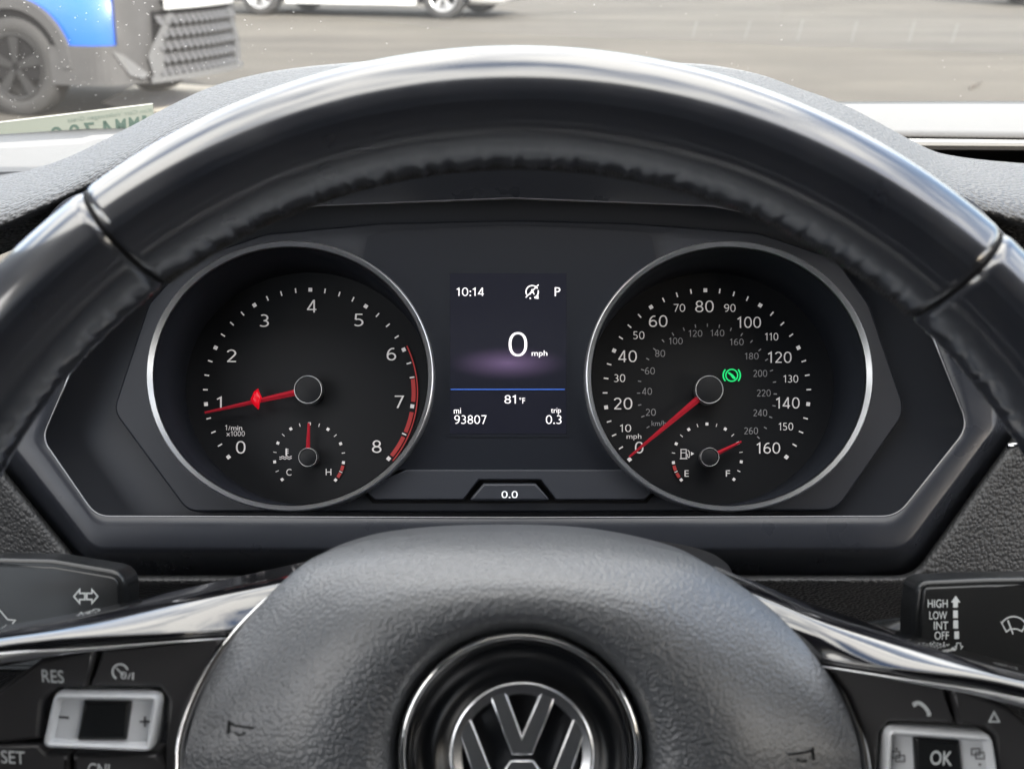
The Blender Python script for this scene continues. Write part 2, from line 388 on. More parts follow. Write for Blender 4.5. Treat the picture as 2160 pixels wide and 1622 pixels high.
# ================================================================== SETTING: unseen shell of our own car, put in to shade and shape reflections
m_head = M('headliner_fabric', (.34, .33, .32), .9, var=(60, .05))
m_trim = M('dark_cabin_trim', (.07, .07, .075), .6)
XL, XR, YR, YF, ZT, ZB = -.46, 1.02, -1.7, .16, 1.62, .42
def frame_panel(name, mat, o, hole, n, t, label):
    """flat shell panel with one opening: o,hole = corner loops in 3d"""
    mb = MB(); n = Vector(n); a = [Vector(p) for p in o]; b = [Vector(p) for p in hole]
    mb.loft([a, b], True, False); mb.loft([[p + n * t for p in a], [p + n * t for p in b]], True, False)
    mb.loft([a, [p + n * t for p in a]], True, False); mb.loft([b, [p + n * t for p in b]], True, False)
    return tag(obj(name, mb, mat), label, None, None, 'structure')
mb = MB(); mb.box(((XL + XR) / 2, (YR + YF) / 2, ZT + .025), XR - XL, YF - YR, .05)
tag(obj('ceiling', mb, m_head), 'grey headliner above the driver', None, None, 'structure')
for nm, x, nx in (('wall_left', XL, -1), ('wall_right', XR, 1)):
    frame_panel(nm, m_trim, [(x, YR, ZB), (x, 1.0, ZB), (x, 1.0, 1.17), (x, .16, ZT), (x, YR, ZT)],
                [(x, -.9, 1.2), (x, .2, 1.16), (x, .70, 1.17), (x, .04, ZT - .06), (x, -.9, ZT - .06)], (nx, 0, 0), .06, 'dark door trim with its window opening')
mb = MB(); mb.box(((XL + XR) / 2, YR - .03, (ZB + ZT) / 2), XR - XL, .06, ZT - ZB); tag(obj('wall_rear', mb, m_trim), 'unseen tail of the cabin, left windowless to keep reflections dark', None, None, 'structure')  # closed without a rear window to darken what the rim reflects
mb = MB(); mb.box(((XL + XR) / 2, -.2, ZB - .03), XR - XL, 3.0, .05); tag(obj('floor', mb, m_trim), 'dark carpeted cabin floor', None, None, 'structure')

# windshield -------------------------------------------------------------------
def glass_mat():
    m = bpy.data.materials.new('dusty_windshield_glass'); m.use_nodes = True; n = m.node_tree.nodes; l = m.node_tree.links
    for q in list(n): n.remove(q)
    out = n.new('ShaderNodeOutputMaterial'); tr = n.new('ShaderNodeBsdfTransparent'); tr.inputs[0].default_value = (.97, .985, .98, 1)
    gl = n.new('ShaderNodeBsdfGlossy'); gl.inputs['Roughness'].default_value = .02
    lw = n.new('ShaderNodeLayerWeight'); lw.inputs[0].default_value = .5            # facing = 1 - |cos|
    p5 = n.new('ShaderNodeMath'); p5.operation = 'POWER'; p5.inputs[1].default_value = 5; l.new(lw.outputs['Facing'], p5.inputs[0])
    fr = n.new('ShaderNodeMath'); fr.operation = 'MULTIPLY_ADD'; fr.inputs[1].default_value = .9; fr.inputs[2].default_value = .05; l.new(p5.outputs[0], fr.inputs[0])
    m1 = n.new('ShaderNodeMixShader'); l.new(fr.outputs[0], m1.inputs[0]); l.new(tr.outputs[0], m1.inputs[1]); l.new(gl.outputs[0], m1.inputs[2])
    df = n.new('ShaderNodeBsdfDiffuse'); df.inputs[0].default_value = (.8, .79, .77, 1); tl = n.new('ShaderNodeBsdfTranslucent'); tl.inputs[0].default_value = (.8, .79, .77, 1)
    md = n.new('ShaderNodeMixShader'); md.inputs[0].default_value = .5; l.new(df.outputs[0], md.inputs[1]); l.new(tl.outputs[0], md.inputs[2])
    co = n.new('ShaderNodeTexCoord')
    big = n.new('ShaderNodeTexNoise'); big.inputs['Scale'].default_value = 4; l.new(co.outputs['Object'], big.inputs['Vector'])
    # specks: sparse voronoi cells of random size
    v = n.new('ShaderNodeTexVoronoi'); v.inputs['Scale'].default_value = 300; l.new(co.outputs['Object'], v.inputs['Vector'])
    sp = n.new('ShaderNodeSeparateColor'); l.new(v.outputs['Color'], sp.inputs[0])
    rad = n.new('ShaderNodeMapRange'); rad.inputs[1].default_value = .45; rad.inputs[2].default_value = 1; rad.inputs[3].default_value = .05; rad.inputs[4].default_value = .2
    l.new(sp.outputs[0], rad.inputs[0])
    lt = n.new('ShaderNodeMath'); lt.operation = 'MULTIPLY'; lt.use_clamp = True; lt.inputs[1].default_value = 24
    su = n.new('ShaderNodeMath'); su.operation = 'SUBTRACT'; l.new(rad.outputs[0], su.inputs[0]); l.new(v.outputs['Distance'], su.inputs[1]); l.new(su.outputs[0], lt.inputs[0])
    # left side of the glass is dirtier
    sx = n.new('ShaderNodeSeparateXYZ'); l.new(co.outputs['Object'], sx.inputs[0])
    dirt = n.new('ShaderNodeMapRange'); dirt.inputs[1].default_value = -.42; dirt.inputs[2].default_value = -.12; dirt.inputs[3].default_value = .75; dirt.inputs[4].default_value = .05
    l.new(sx.outputs[0], dirt.inputs[0])
    gt = n.new('ShaderNodeMath'); gt.operation = 'LESS_THAN'; l.new(sp.outputs[1], gt.inputs[0]); l.new(dirt.outputs[0], gt.inputs[1])
    mu = n.new('ShaderNodeMath'); mu.operation = 'MULTIPLY'; l.new(lt.outputs[0], mu.inputs[0]); l.new(gt.outputs[0], mu.inputs[1])
    film = n.new('ShaderNodeMapRange'); film.inputs[1].default_value = -.42; film.inputs[2].default_value = -.1; film.inputs[3].default_value = .05; film.inputs[4].default_value = .03
    l.new(sx.outputs[0], film.inputs[0])
    fm = n.new('ShaderNodeMath'); fm.operation = 'MULTIPLY'; l.new(film.outputs[0], fm.inputs[0]); l.new(big.outputs[0], fm.inputs[1])
    mxm = n.new('ShaderNodeMath'); mxm.operation = 'MAXIMUM'; l.new(mu.outputs[0], mxm.inputs[0]); l.new(fm.outputs[0], mxm.inputs[1])
    m2 = n.new('ShaderNodeMixShader'); l.new(mxm.outputs[0], m2.inputs[0]); l.new(m1.outputs[0], m2.inputs[1]); l.new(md.outputs[0], m2.inputs[2])
    l.new(m2.outputs[0], out.inputs[0]); return m
m_glass = glass_mat()
mb = MB(); rows = []
for i in range(9):
    v = i / 8; row = []
    for j in range(25):
        u = j / 24; x = -.62 + 1.8 * u; xc = (x - .28) / .9
        row.append(Vector((x * (1 - .1 * v), 1.30 - .16 * xc * xc - (1.14 - .06 * xc * xc) * v, 1.135 + .49 * v)))
    rows.append(row)
mb.loft(rows, False, True)
ws = thing('windshield', (0, 1.2, 1.135), 'raked windshield with dusty, speckled glass beyond the dashboard', 'windshield')
obj('glass_pane', mb, m_glass, ws)
mb = MB(); mb.tube([r for r in rows[-1]], .02, 8); mb.tube([r[0] for r in rows], .025, 8); mb.tube([r[-1] for r in rows], .025, 8)
obj('pillar_trim', mb, m_trim, ws)

# ================================================================== DASHBOARD
ZD = 1.16
dash = thing('dashboard', P(1080, 420, .68), 'dark grained dashboard with arched cowl over the gauges and pale sunlit top', 'dashboard')
# flat woven top
back = smooth_line([(-1100, 352), (-700, 330), (-300, 302), (0, 284), (280, 266), (600, 245), (1080, 226), (1600, 217), (1770, 215.5), (2160, 214.5), (2700, 217), (3300, 226)], 8)
front = []
for p in back:
    if p.x > 1640: front.append(Vector((p.x, 284 + (p.x - 1790) * .012)))
    else: front.append(Vector((p.x, 420 if p.x > 200 else 470)))
mb = MB()
lo = [[H(p.x, p.y, ZD) + Vector((0, .06, -.05)) for p in back], [H(p.x, p.y, ZD - .002) + Vector((0, .008, -.004)) for p in back]]
for i in range(7):
    t = i / 6; lo.append([H(a.x, a.y * (1 - t) + b.y * t, ZD - .004 * (1 - t) ** 3) for a, b in zip(back, front)])
lo.append([H(p.x, p.y, ZD) + Vector((0, -.0008, -.0012)) for p in front]); lo.append([q + Vector((0, .02, -.004)) for q in lo[-1]])
mb.loft(lo, False, True)
obj('top_pad', mb, m_pad, dash)
# light strip and dark slot to the right
mb = MB(); xs = [1700 + i * 80 for i in range(20)]
l0 = [H(x, 292 + (x - 1790) * .012, ZD - .0006) for x in xs]; l1 = [H(x, 306.5 + (x - 1790) * .006, ZD - .0006) for x in xs]
l2 = [H(x, 308.5 + (x - 1790) * .006, ZD - .0016) for x in xs]; l3 = [q + Vector((0, .006, -.003)) for q in l2]
mb.loft([[q + Vector((0, .002, -.004)) for q in l0], l0, l1, l2, l3], False, True)
m_strip = M('smooth_dash_strip', (.10, .097, .094), .5, sheen=.4)
obj('edge_strip', mb, m_strip, dash)
mb = MB(); mb.tube([H(x, 286.5 + (x - 1790) * .012 + .9 * sin(x * .42), ZD - .003) for x in range(1700, 2500, 3)], .0011, 6); obj('edge_seam', mb, m_lower, dash)
mb = MB(); mb.loft([[H(x, 300, ZD - .045) for x in xs], [H(x, 420, ZD - .045) for x in xs]], False, False); obj('slot_floor', mb, m_panel, dash)
mb = MB(); mb.loft([[P(-60, 372, .80), P(0, 369.5, .80), P(46, 362.5, .80)], [P(-60, 367, .81), P(0, 363, .81), P(46, 362, .81)]], False, False)
obj('seam_gap', mb, m_black, dash)
# cowl
B0 = smooth_line([(-420, 455), (-200, 412), (0, 372), (60, 360), (150, 329), (270, 270), (340, 233), (440, 186), (540, 158), (640, 142), (760, 131), (900, 120), (1080, 113), (1250, 117), (1400, 131), (1500, 138), (1600, 157), (1680, 185), (1770, 217), (1850, 257), (1910, 290), (1960, 315), (1995, 326), (2060, 336), (2160, 345), (2400, 362), (2700, 385)], 5)
B2 = smooth_line([(-420, 640), (-200, 556), (0, 478), (50, 457), (110, 430), (190, 390), (250, 360), (350, 305), (460, 262), (560, 235), (680, 212), (850, 192), (1080, 182), (1250, 188), (1450, 212), (1550, 232), (1650, 262), (1730, 295), (1810, 335), (1880, 368), (1940, 397), (1990, 419), (2030, 435), (2090, 453), (2160, 472), (2400, 535), (2700, 610)], 5)
mb = MB(); loops = []
for t, d, ex in ((-.25, .80, 30), (-.02, .752, 2), (0, .744, 0), (.1, .716, 0), (.2, .690, 0), (.3, .667, 0), (.4, .648, 0), (.5, .632, 0), (.6, .6205, 0), (.7, .613, 0), (.8, .6085, 0), (.9, .606, 0), (.97, .6055, 0), (1.0, .607, 0), (1.0, .611, 5), (.98, .618, 12), (1.0, .64, 60)):
    lp = []
    for a, b in zip(B0, B2):
        tt = max(t, 0); lp.append(P(a.x * (1 - tt) + b.x * tt, a.y * (1 - tt) + b.y * tt + ex, d))
    loops.append(lp)
mb.loft(loops, False, True); obj('cowl', mb, m_cowl, dash)

# frame (outer trim of the cluster), lips, hood lining ----------------------------
OPc = [(160, 765), (92, 925), (205, 1088), (700, 1089), (1080, 1089), (1450, 1089), (1890, 1088), (2040, 900), (1930, 625), (1830, 500), (1500, 436), (1080, 421), (660, 436), (330, 500)]
OPr = [60, 45, 55, 1, 1, 1, 70, 60, 100, 120, 300, 300, 300, 120]
FOc = [(-150, 790), (-45, 930), (190, 1215), (700, 1215), (1080, 1215), (1450, 1215), (1925, 1215), (2150, 905), (2260, 640), (2050, 420), (1550, 260), (1080, 230), (620, 260), (130, 420)]
FOr = [60, 60, 50, 1, 1, 1, 75, 50, 100, 120, 300, 300, 300, 120]
OP = fillet(OPc, OPr, 8, True, 2); FO = fillet(FOc, FOr, 8, True, 2)
def fo_k(p):                                           # depth of the trim's outer edge round the cluster
    return 1.0 if p.y > 800 else 1.0 - .06 * min(1, (800 - p.y) / 450)
cl = thing('instrument_cluster', K(1080, 1085, 1.03), 'car instrument cluster with two round gauges and a small screen between them', 'instrument cluster')
mb = MB(); loops = []
OPo = [p.copy() for p in OP]
cen = Vector((1070, 800))
for sc_, k, t in ((0, 1.039, 0), (2, .992, 0), (4, .9885, 0), (7, .9875, 0)):
    loops.append([K(q.x, q.y, k) for q in [p + (p - cen).normalized() * sc_ for p in OP]])
for t, dk in ((.2, -.012), (.5, -.013), (.56, -.012), (.62, -.008)):
    loops.append([K(a.x * (1 - t) + b.x * t, a.y * (1 - t) + b.y * t, (1 - t) * 1.0 + t * fo_k(b) + dk) for a, b in zip(OP, FO)])
loops.append([K(b.x, b.y, fo_k(b) + .016) for b in FO])
loops.append([K(b.x, b.y, fo_k(b) + .08) for b in FO])
mb.loft(loops, True, True)
obj('outer_trim', mb, m_satin, cl)
# thin metal tube standing in for the highlight along the lower edge
lip = [p for p in OP]
i0 = min(range(len(OP)), key=lambda i: (OP[i] - Vector((150, 790))).length); i1 = min(range(len(OP)), key=lambda i: (OP[i] - Vector((1950, 680))).length)
lp = OP[i0:i1 + 1] if i0 < i1 else OP[i0:] + OP[:i1 + 1]
mb = MB(); mb.tube([K(q.x, q.y, .9885) for q in [p + (p - cen).normalized() * 3 for p in lp]], .0004, 8)
obj('lip_highlight', mb, M('lip_highlight_metal', (.28, .285, .3), .3, metal=1), cl)
tp = OP[i1:] + OP[:i0 + 1] if i0 < i1 else OP[i1:i0 + 1]
mb = MB(); mb.tube([K(q.x, q.y, .989) for q in [p + (p - cen).normalized() * 3 for p in tp]], .00028, 8)  # thin lighter tube along the upper edge
obj('hood_edge', mb, M('grey_hood_edge', (.12, .12, .14), .4), cl)
# lower dash skin round the trim
def fi(pt): return min(range(len(FO)), key=lambda i: (FO[i] - Vector(pt)).length)
j0, j1 = fi((-150, 790)), fi((2260, 640))
Q = FO[j0:j1 + 1] if j0 < j1 else FO[j0:] + FO[:j1 + 1]
if Q[0].x > Q[-1].x: Q = Q[::-1]
def outw(i):
    a = Q[max(i - 2, 0)]; b = Q[min(i + 2, len(Q) - 1)]; t = (b - a).normalized(); nrm = Vector((-t.y, t.x))
    return nrm if nrm.dot(Q[i] - cen) > 0 else -nrm
mb = MB(); loops = []
for e, kb, ks in ((-8, 1.05, 1.05), (-2, 1.012, 1.012), (0, 1.004, 1.004), (4, .996, .996), (10, .994, .993), (18, .998, .992), (40, 1.02, .993), (120, 1.09, .997), (420, 1.2, 1.0), (900, 1.4, 1.02)):
    lp_ = []
    for i, p in enumerate(Q):
        o_ = outw(i); wgt = max(0, o_.y) ** 4; q = p + o_ * e
        if e > 60: q = p + Vector((o_.x, o_.y)) * e
        lp_.append(K(q.x, q.y, ks * (1 - wgt) + kb * wgt))
    loops.append(lp_)
mb.loft(loops, False, True); obj('lower_skin', mb, m_lower, dash)
for pts in (((2126, 941), (2150, 938), (2260, 936)), ((-120, 994), (-20, 998), (3, 1001))):
    mb = MB(); mb.tube([K(x, y, .975) for x, y in pts], .0014, 10); obj('vent_trim', mb, m_bright, dash)
mb = MB(); mb.box((.25, .86, .72), 1.7, .10, .70); obj('lower_dash_body', mb, m_panel, dash)

# ================================================================== INSTRUMENT CLUSTER
LC, RC = (613.5, 794.0), (1536.5, 794.5); RX, RY = 302.0, 284.0
holeL = ell(*LC, RX * .97, RY * .97); holeR = ell(*RC, RX * .97, RY * .97)
mb = MB()
slab(mb, cwise(OP), lambda x, y: K(x, y, 1.034), .01, holes=(holeL, holeR)); obj('back_panel', mb, M('side_facet_plastic', (.026, .029, .037), .38, spec=.5), cl)
IPl = [(237, 866), (312, 640), (395, 548), (560, 492), (800, 470), (1080, 463), (1340, 470), (1600, 490), (1765, 545), (1834, 640), (1912, 868), (1765, 1078), (1070, 1080), (395, 1080)]
IP = fillet(IPl, [45, 60, 80, 120, 200, 200, 200, 120, 80, 60, 60, 60, 1, 50], 8, True, 1)
mb = MB(); slab(mb, IP, lambda x, y: K(x, y, 1.020), .016, bev_px=5, bev=.002, holes=(holeL, holeR)); obj('gauge_surround', mb, m_inner, cl)
# centre panel between the rings
aL = ell(*LC, RX * 1.005, RY * 1.005, 62, -46, 28); aR = ell(*RC, RX * 1.005, RY * 1.005, 226, 118, 28)
CP = [Vector((1430, 512)), ] ; CP = list(aL)[::-1]
CP = [Vector((826, 990))] + list(ell(*LC, RX * 1.005, RY * 1.005, -43, 60, 28)) + [Vector((775, 500)), Vector((800, 489)), Vector((940, 480)), Vector((1075, 477)), Vector((1210, 480)), Vector((1350, 489)), Vector((1375, 500))] + list(ell(*RC, RX * 1.005, RY * 1.005, 120, 223, 28)) + [Vector((1324, 990))]
mb = MB(); slab(mb, CP, lambda x, y: K(x, y, 1.013), .005); obj('centre_panel', mb, m_screenframe, cl)
# lower strip
SP = [(858, 990), (1322, 990), (1385, 1030), (1360, 1054), (1172, 1054), (1140, 1012), (1010, 1012), (978, 1054), (790, 1054), (765, 1030)]
mb = MB(); slab(mb, [(845, 993), (1335, 993), (1392, 1030), (1364, 1061), (786, 1061), (758, 1030)], lambda x, y: K(x, y, 1.017), .004)
obj('strip_gap', mb, m_black, cl)
mb = MB(); slab(mb, SP, lambda x, y: K(x, y, 1.008), .008, bev_px=3, bev=.001); obj('lower_strip', mb, m_inner, cl)
# odometer button
bt = [(988, 1056), (1020, 1019), (1130, 1019), (1162, 1056)]
mb = MB(); slab(mb, fillet(bt, 5, 4), lambda x, y: K(x, y, 1.004), .01, bev_px=5, bev=.0014)
ob = obj('reset_button', mb, m_inner, cl)
mb = MB(); text(mb, '0.0', 1075, 1043, 15, lambda x, y: K(x, y, 1.004, .0003), w=34, weight=.012); obj('button_reading', mb, m_lcd, ob)

# screen
def screen_mat():
    m = M('screen_picture', (.006, .006, .009), .22, spec=.5); n = m.node_tree.nodes; l = m.node_tree.links; b = n['Principled BSDF']
    co = n.new('ShaderNodeTexCoord'); mp_ = n.new('ShaderNodeMapping')
    mp_.inputs['Location'].default_value = (-.5, -.43, 0)
    sub = n.new('ShaderNodeVectorMath'); sub.operation = 'MULTIPLY'; sub.inputs[1].default_value = (1.9, 0, 9)
    mp_.inputs['Location'].default_value = (-.5, 0, -.44)
    gr = n.new('ShaderNodeTexGradient'); gr.gradient_type = 'SPHERICAL'
    l.new(co.outputs['Generated'], mp_.inputs[0]); l.new(mp_.outputs[0], sub.inputs[0]); l.new(sub.outputs[0], gr.inputs[0])
    pw = n.new('ShaderNodeMath'); pw.operation = 'POWER'; pw.inputs[1].default_value = 1.5; l.new(gr.outputs[1], pw.inputs[0])
    r = n.new('ShaderNodeValToRGB'); r.color_ramp.elements[0].color = (.0035, .004, .007, 1); r.color_ramp.elements[1].color = (.075, .05, .10, 1)
    l.new(pw.outputs[0], r.inputs[0]); l.new(r.outputs[0], b.inputs['Emission Color']); b.inputs['Emission Strength'].default_value = .55
    return m
mb = MB(); slab(mb, fillet([(942, 570), (1202, 570), (1202, 922), (942, 922)], 10, 4), lambda x, y: K(x, y, 1.0124), .0006)
sc = obj('screen_bezel', mb, m_screenframe, cl)
mb = MB(); slab(mb, [(949, 577), (1195, 577), (1195, 915), (949, 915)], lambda x, y: K(x, y, 1.012), .0006); obj('screen', mb, screen_mat(), sc)
SK = lambda x, y: K(x, y, 1.012, .0004)
mb = MB()
text(mb, '10:14', 991.7, 615.8, 18.5, SK, w=58); text(mb, 'P', 1176, 615.8, 18.5, SK, w=12)
text(mb, '0', 1092.5, 726.5, 51, SK, w=39, weight=-.006); text(mb, 'mph', 1138, 747, 15, SK, w=33, weight=.004)
text(mb, '81', 1076, 842, 18.5, SK, w=24); text(mb, '°F', 1101.5, 845, 12.5, SK, w=12)
text(mb, 'mi', 965, 866.5, 11.5, SK, w=15, weight=.003); text(mb, '93807', 992.4, 885.2, 18.5, SK, w=68)
text(mb, 'trip', 1172.6, 867.5, 14, SK, w=21, weight=.003); text(mb, '0.3', 1168, 885.2, 18.5, SK, w=33)
# stop-start off symbol
arc(mb, 1122.5, 616, 13, 13, -120, 60, 2.6, SK); arc(mb, 1122.5, 616, 13, 13, 75, 160, 2.6, SK)
stroke(mb, [(1109, 628), (1136, 601)], 2.4, SK); text(mb, 'A', 1122.5, 616, 12, SK, w=11, weight=.02)
poly(mb, [(1127, 630), (1135, 620), (1136, 631)], SK); poly(mb, [(1117, 628), (1120, 628), (1120, 631), (1117, 631)], SK)
obj('screen_reading', mb, m_lit, sc)
mb = MB(); stroke(mb, [(951, 821.5), (1191, 821.5)], 1.8, SK); obj('divider_line', mb, m_blue, sc)

# gauges
DK = lambda x, y: K(x, y, 1.0905, .0008)
def ring_loops(c, prof, n=128):
    return [[K(p.x, p.y, 1.0, off) for p in ell(c[0], c[1], RX * s, RY * s, n=n)] for s, off in prof]
def needle(mb, hub, tip, w0, w1, k0, r0):
    h = Vector(hub); t = Vector(tip); d = (t - h).normalized(); n_ = Vector((-d.y, d.x)); a = h + d * r0
    prof = [(a - n_ * w0, 0), (a, .0018), (a + n_ * w0, 0)]; prof2 = [(t - n_ * w1, 0), (t, .0006), (t + n_ * w1, 0)]
    mb.loft([[K(p.x, p.y, k0, o_) for p, o_ in prof + [(a, -.001)]], [K(p.x, p.y, k0, o_) for p, o_ in prof2 + [(t, -.0005)]]], True, False, True, True)
def hub(mbd, mbr, c, r, k):
    mbr.loft([[K(p.x, p.y, k, o_) for p in ell(c[0], c[1], r * s, r * s, n=64)] for s, o_ in ((1.0, -.006), (1.0, .0), (.975, .0008), (.94, .0008), (.92, 0))], True, True)
    mbd.loft([[K(p.x, p.y, k, o_) for p in ell(c[0], c[1], r * s, r * s, n=64)] for s, o_ in ((.93, .0001), (.6, .0005), (.05, .0006))], True, True, False, True)
def ticks(mb, c, rx, ry, roll, angles, ln, wd, mp=DK):
    for a in angles:
        r = radians(a + roll); u = Vector((sin(r), -cos(r))); p = Vector((c[0] + rx * u.x, c[1] + ry * u.y)); v = Vector((-u.y, u.x))
        poly(mb, [p - u * ln / 2 - v * wd / 2, p - u * ln / 2 + v * wd / 2, p + u * ln / 2 + v * wd / 2, p + u * ln / 2 - v * wd / 2], mp)
def gauge(name, c, label):
    mb = MB()                                           # dial face and the tube it sits in
    tube = [[K(p.x, p.y, 1.0) + AXW * dz for p in ell(c[0], c[1], RX * s, RY * s, n=128)] for s, dz in ((.955, .0), (.950, .018), (.944, .0185), (.94, .0545))]
    mb.loft(tube, True, True, mi=1); mb.add(tube[-1], [list(range(128))], False, 0)
    g = obj(name, mb, [m_dial, m_tube], cl, label)
    mb = MB(); mb.loft(ring_loops(c, ((1.004, -.02), (1.003, .001), (.996, .0028), (.99, .003)), 128), True, True)
    mb.loft(ring_loops(c, ((.99, .003), (.962, .0009))), True, True); mb.loft(ring_loops(c, ((.962, .0009), (.955, -.002))), True, True)
    obj('bezel_ring', mb, m_chrome, g)
    return g
tach = gauge('tachometer', LC, 'left round gauge numbered 0 to 8 with a red zone')
mb = MB(); cT = (652.8, 828)
A = lambda v, step=32.4: (v - 4) * step
ticks(mb, cT, 219, 216, .6, [A(i) for i in range(9)], 8, 8)
ticks(mb, cT, 219, 216, .6, [A(i + q) for i in range(8) for q in (.25, .5, .75) if not (i >= 6 and q != .5 and i + q > 6.5)], 10, 2.8)
cS = (652.5, 966)
ticks(mb, cS, 73, 72, .6, [A(i) for i in range(9)], 6, 6); ticks(mb, cS, 73, 72, .6, [A(i + .5) for i in range(8)], 7, 1.6)
obj('scale_marks', mb, m_print, tach)
mb = MB()
for s, x, y in (('0', 508.5, 943.5), ('1', 463, 849), ('2', 489, 751), ('3', 558, 677), ('4', 658, 646.6), ('5', 757, 675.7), ('6', 826, 747.5), ('7', 843, 848), ('8', 795, 942)):
    text(mb, s, x, y, 26.5, DK, w=11 if s == '1' else 20)
text(mb, '1/min', 493.5, 902, 11.5, DK, w=36); text(mb, 'x1000', 497.5, 914.5, 11, DK, w=39)
text(mb, 'C', 610, 996, 14, DK, w=11); text(mb, 'H', 693.5, 995.5, 13.5, DK, w=12)
# coolant symbol
stroke(mb, [(604.5, 946), (604.5, 961)], 3.4, DK)
for y in (948, 952, 956): stroke(mb, [(605, y), (609.5, y)], 1.4, DK)
for y in (963.5, 967.5): stroke(mb, [(590 + i * 1.3, y + 1.1 * sin(i * .9)) for i in range(21)], 1.5, DK)
obj('numerals', mb, m_print, tach)
mb = MB()
for a0, a1 in ((6.53, 6.92), (7.1, 7.46), (7.55, 7.93)): arc(mb, *cT, 220, 217, A(a0) + .6, A(a1) + .6, 8.5, DK)
arc(mb, *cT, 228, 226, A(6) - .5, A(8), 2.6, lambda x, y: K(x, y, 1.0905, .0006))
arc(mb, *cS, 73, 72, A(7.18), A(7.45), 6.5, DK); arc(mb, *cS, 73, 72, A(7.58), A(7.84), 6.5, DK)
obj('red_zone', mb, m_redzone, tach)
mb = MB(); needle(mb, (650.5, 822), (432, 870.5), 6.6, 2.2, 1.078, 24)
nd = obj('needle', mb, m_red, tach)
mb = MB()  # glowing blob painted in for the hot spot on the needle
mb.loft([[K(542 + r * sx * (1 + .16 * cos(8 * pi * k / 36 + 1)) * cos(2 * pi * k / 36), 841 + r * (1 + .10 * cos(10 * pi * k / 36)) * sin(2 * pi * k / 36), 1.076, o_) for k in range(36)] for r, sx, o_ in ((21, .35, -.001), (19, .45, .001), (13, .8, .002), (4, 1, .0024))], True, True, True, True)
obj('needle_hot_spot', mb, m_redglow, nd)
mb = MB(); needle(mb, (649, 965), (651.5, 892), 4.6, 2.4, 1.082, 16); obj('temperature_needle', mb, m_red, tach)
for c, r in (((650, 822), 30), ((649.5, 964.5), 20)):
    md_, mr = MB(), MB(); hub(md_, mr, c, r, 1.074); q = obj('hub_ring', mr, m_chrome, tach); obj('hub_cap', md_, m_dial, tach)

spd = gauge('speedometer', RC, 'right round gauge numbered 0 to 160 miles per hour')
cV = (1490.7, 829); B = lambda v: -129.6 + v * 259.2 / 160
mb = MB(); ticks(mb, cV, 214.6, 216, -.9, [B(i * 20) for i in range(9)], 8, 8)
ticks(mb, cV, 214.6, 216, -.9, [B(i * 5) for i in range(33) if i % 4], 10, 2.8)
cF = (1491.5, 966); ticks(mb, cF, 72, 71.5, -.6, [A(i) for i in range(9)], 6, 6); ticks(mb, cF, 72, 71.5, -.6, [A(i + .5) for i in range(8)], 7, 1.6)
obj('scale_marks', mb, m_print, spd)
mb = MB()
for s, x, y in (('0', 1348, 944), ('20', 1314, 851.5), ('40', 1323.5, 752), ('60', 1388, 678), ('80', 1485.5, 647), ('100', 1579.5, 680), ('120', 1644, 753.6), ('140', 1661, 849.6), ('160', 1620, 944.5)):
    text(mb, s, x, y, 24.5, DK, w={1: 18, 2: 39, 3: 50}[len(s)])
for s, x, y in (('10', 1319, 903), ('30', 1306.5, 798), ('50', 1347, 707.8), ('70', 1432.8, 650.4), ('90', 1539, 650.4), ('110', 1627, 710.4), ('130', 1667.5, 799), ('150', 1657, 899.5)):
    text(mb, s, x, y, 16.5, DK, w={2: 24, 3: 31 if s != '110' else 28}[len(s)])
text(mb, 'mph', 1337, 922, 14, DK, w=31); text(mb, 'E', 1448, 998.6, 13.5, DK, w=9); text(mb, 'F', 1535, 998.6, 13.5, DK, w=9)
# fuel pump symbol
stroke(mb, [(1436, 948), (1447, 948), (1447, 967), (1436, 967)], 1.7, DK, True); stroke(mb, [(1436, 955), (1447, 955)], 1.4, DK); stroke(mb, [(1433.5, 967.5), (1449.5, 967.5)], 1.6, DK)
stroke(mb, [(1447, 958), (1450, 959), (1450, 964), (1453, 965), (1454, 962), (1453.5, 953), (1450, 949)], 1.4, DK); poly(mb, [(1457, 953), (1464, 957), (1457, 961)], DK)
obj('numerals', mb, m_print, spd)
mb = MB()
for s, x, y in (('20', 1372.4, 869.8), ('40', 1364.4, 825.8), ('60', 1370.5, 782.7), ('80', 1392, 746), ('100', 1425, 719.6), ('120', 1466.4, 703.6), ('140', 1512.7, 702.8), ('160', 1553.5, 721.5), ('180', 1585, 751.3), ('200', 1603, 788), ('220', 1610.5, 829.3), ('240', 1603, 871), ('260', 1583.7, 908.8)):
    text(mb, s, x, y, 14.5, DK, w=21 if len(s) == 2 else 29)
text(mb, 'km/h', 1389, 893, 11, DK, w=30)
ticks(mb, cV, 144, 142.5, -.9, [-129.6 + 1.0066 * v for v in range(10, 261, 10)], 7, 2.2)
obj('kilometre_scale', mb, m_dim, spd)
mb = MB(); arc(mb, *cF, 72, 71.5, A(.16) - .6, A(.42) - .6, 6.5, DK); arc(mb, *cF, 72, 71.5, A(.55), A(.82), 6.5, DK); obj('red_zone', mb, m_redzone, spd)
mb = MB(); needle(mb, (1496, 822), (1327, 964), 7, 2.2, 1.078, 24); obj('needle', mb, m_red, spd)
mb = MB(); needle(mb, (1497, 964), (1564, 931.5), 4.6, 2.2, 1.082, 16); obj('fuel_needle', mb, m_red, spd)
for c, r in (((1496, 822), 30), ((1497, 964), 20)):
    md_, mr = MB(), MB(); hub(md_, mr, c, r, 1.074); obj('hub_ring', mr, m_chrome, spd); obj('hub_cap', md_, m_dial, spd)
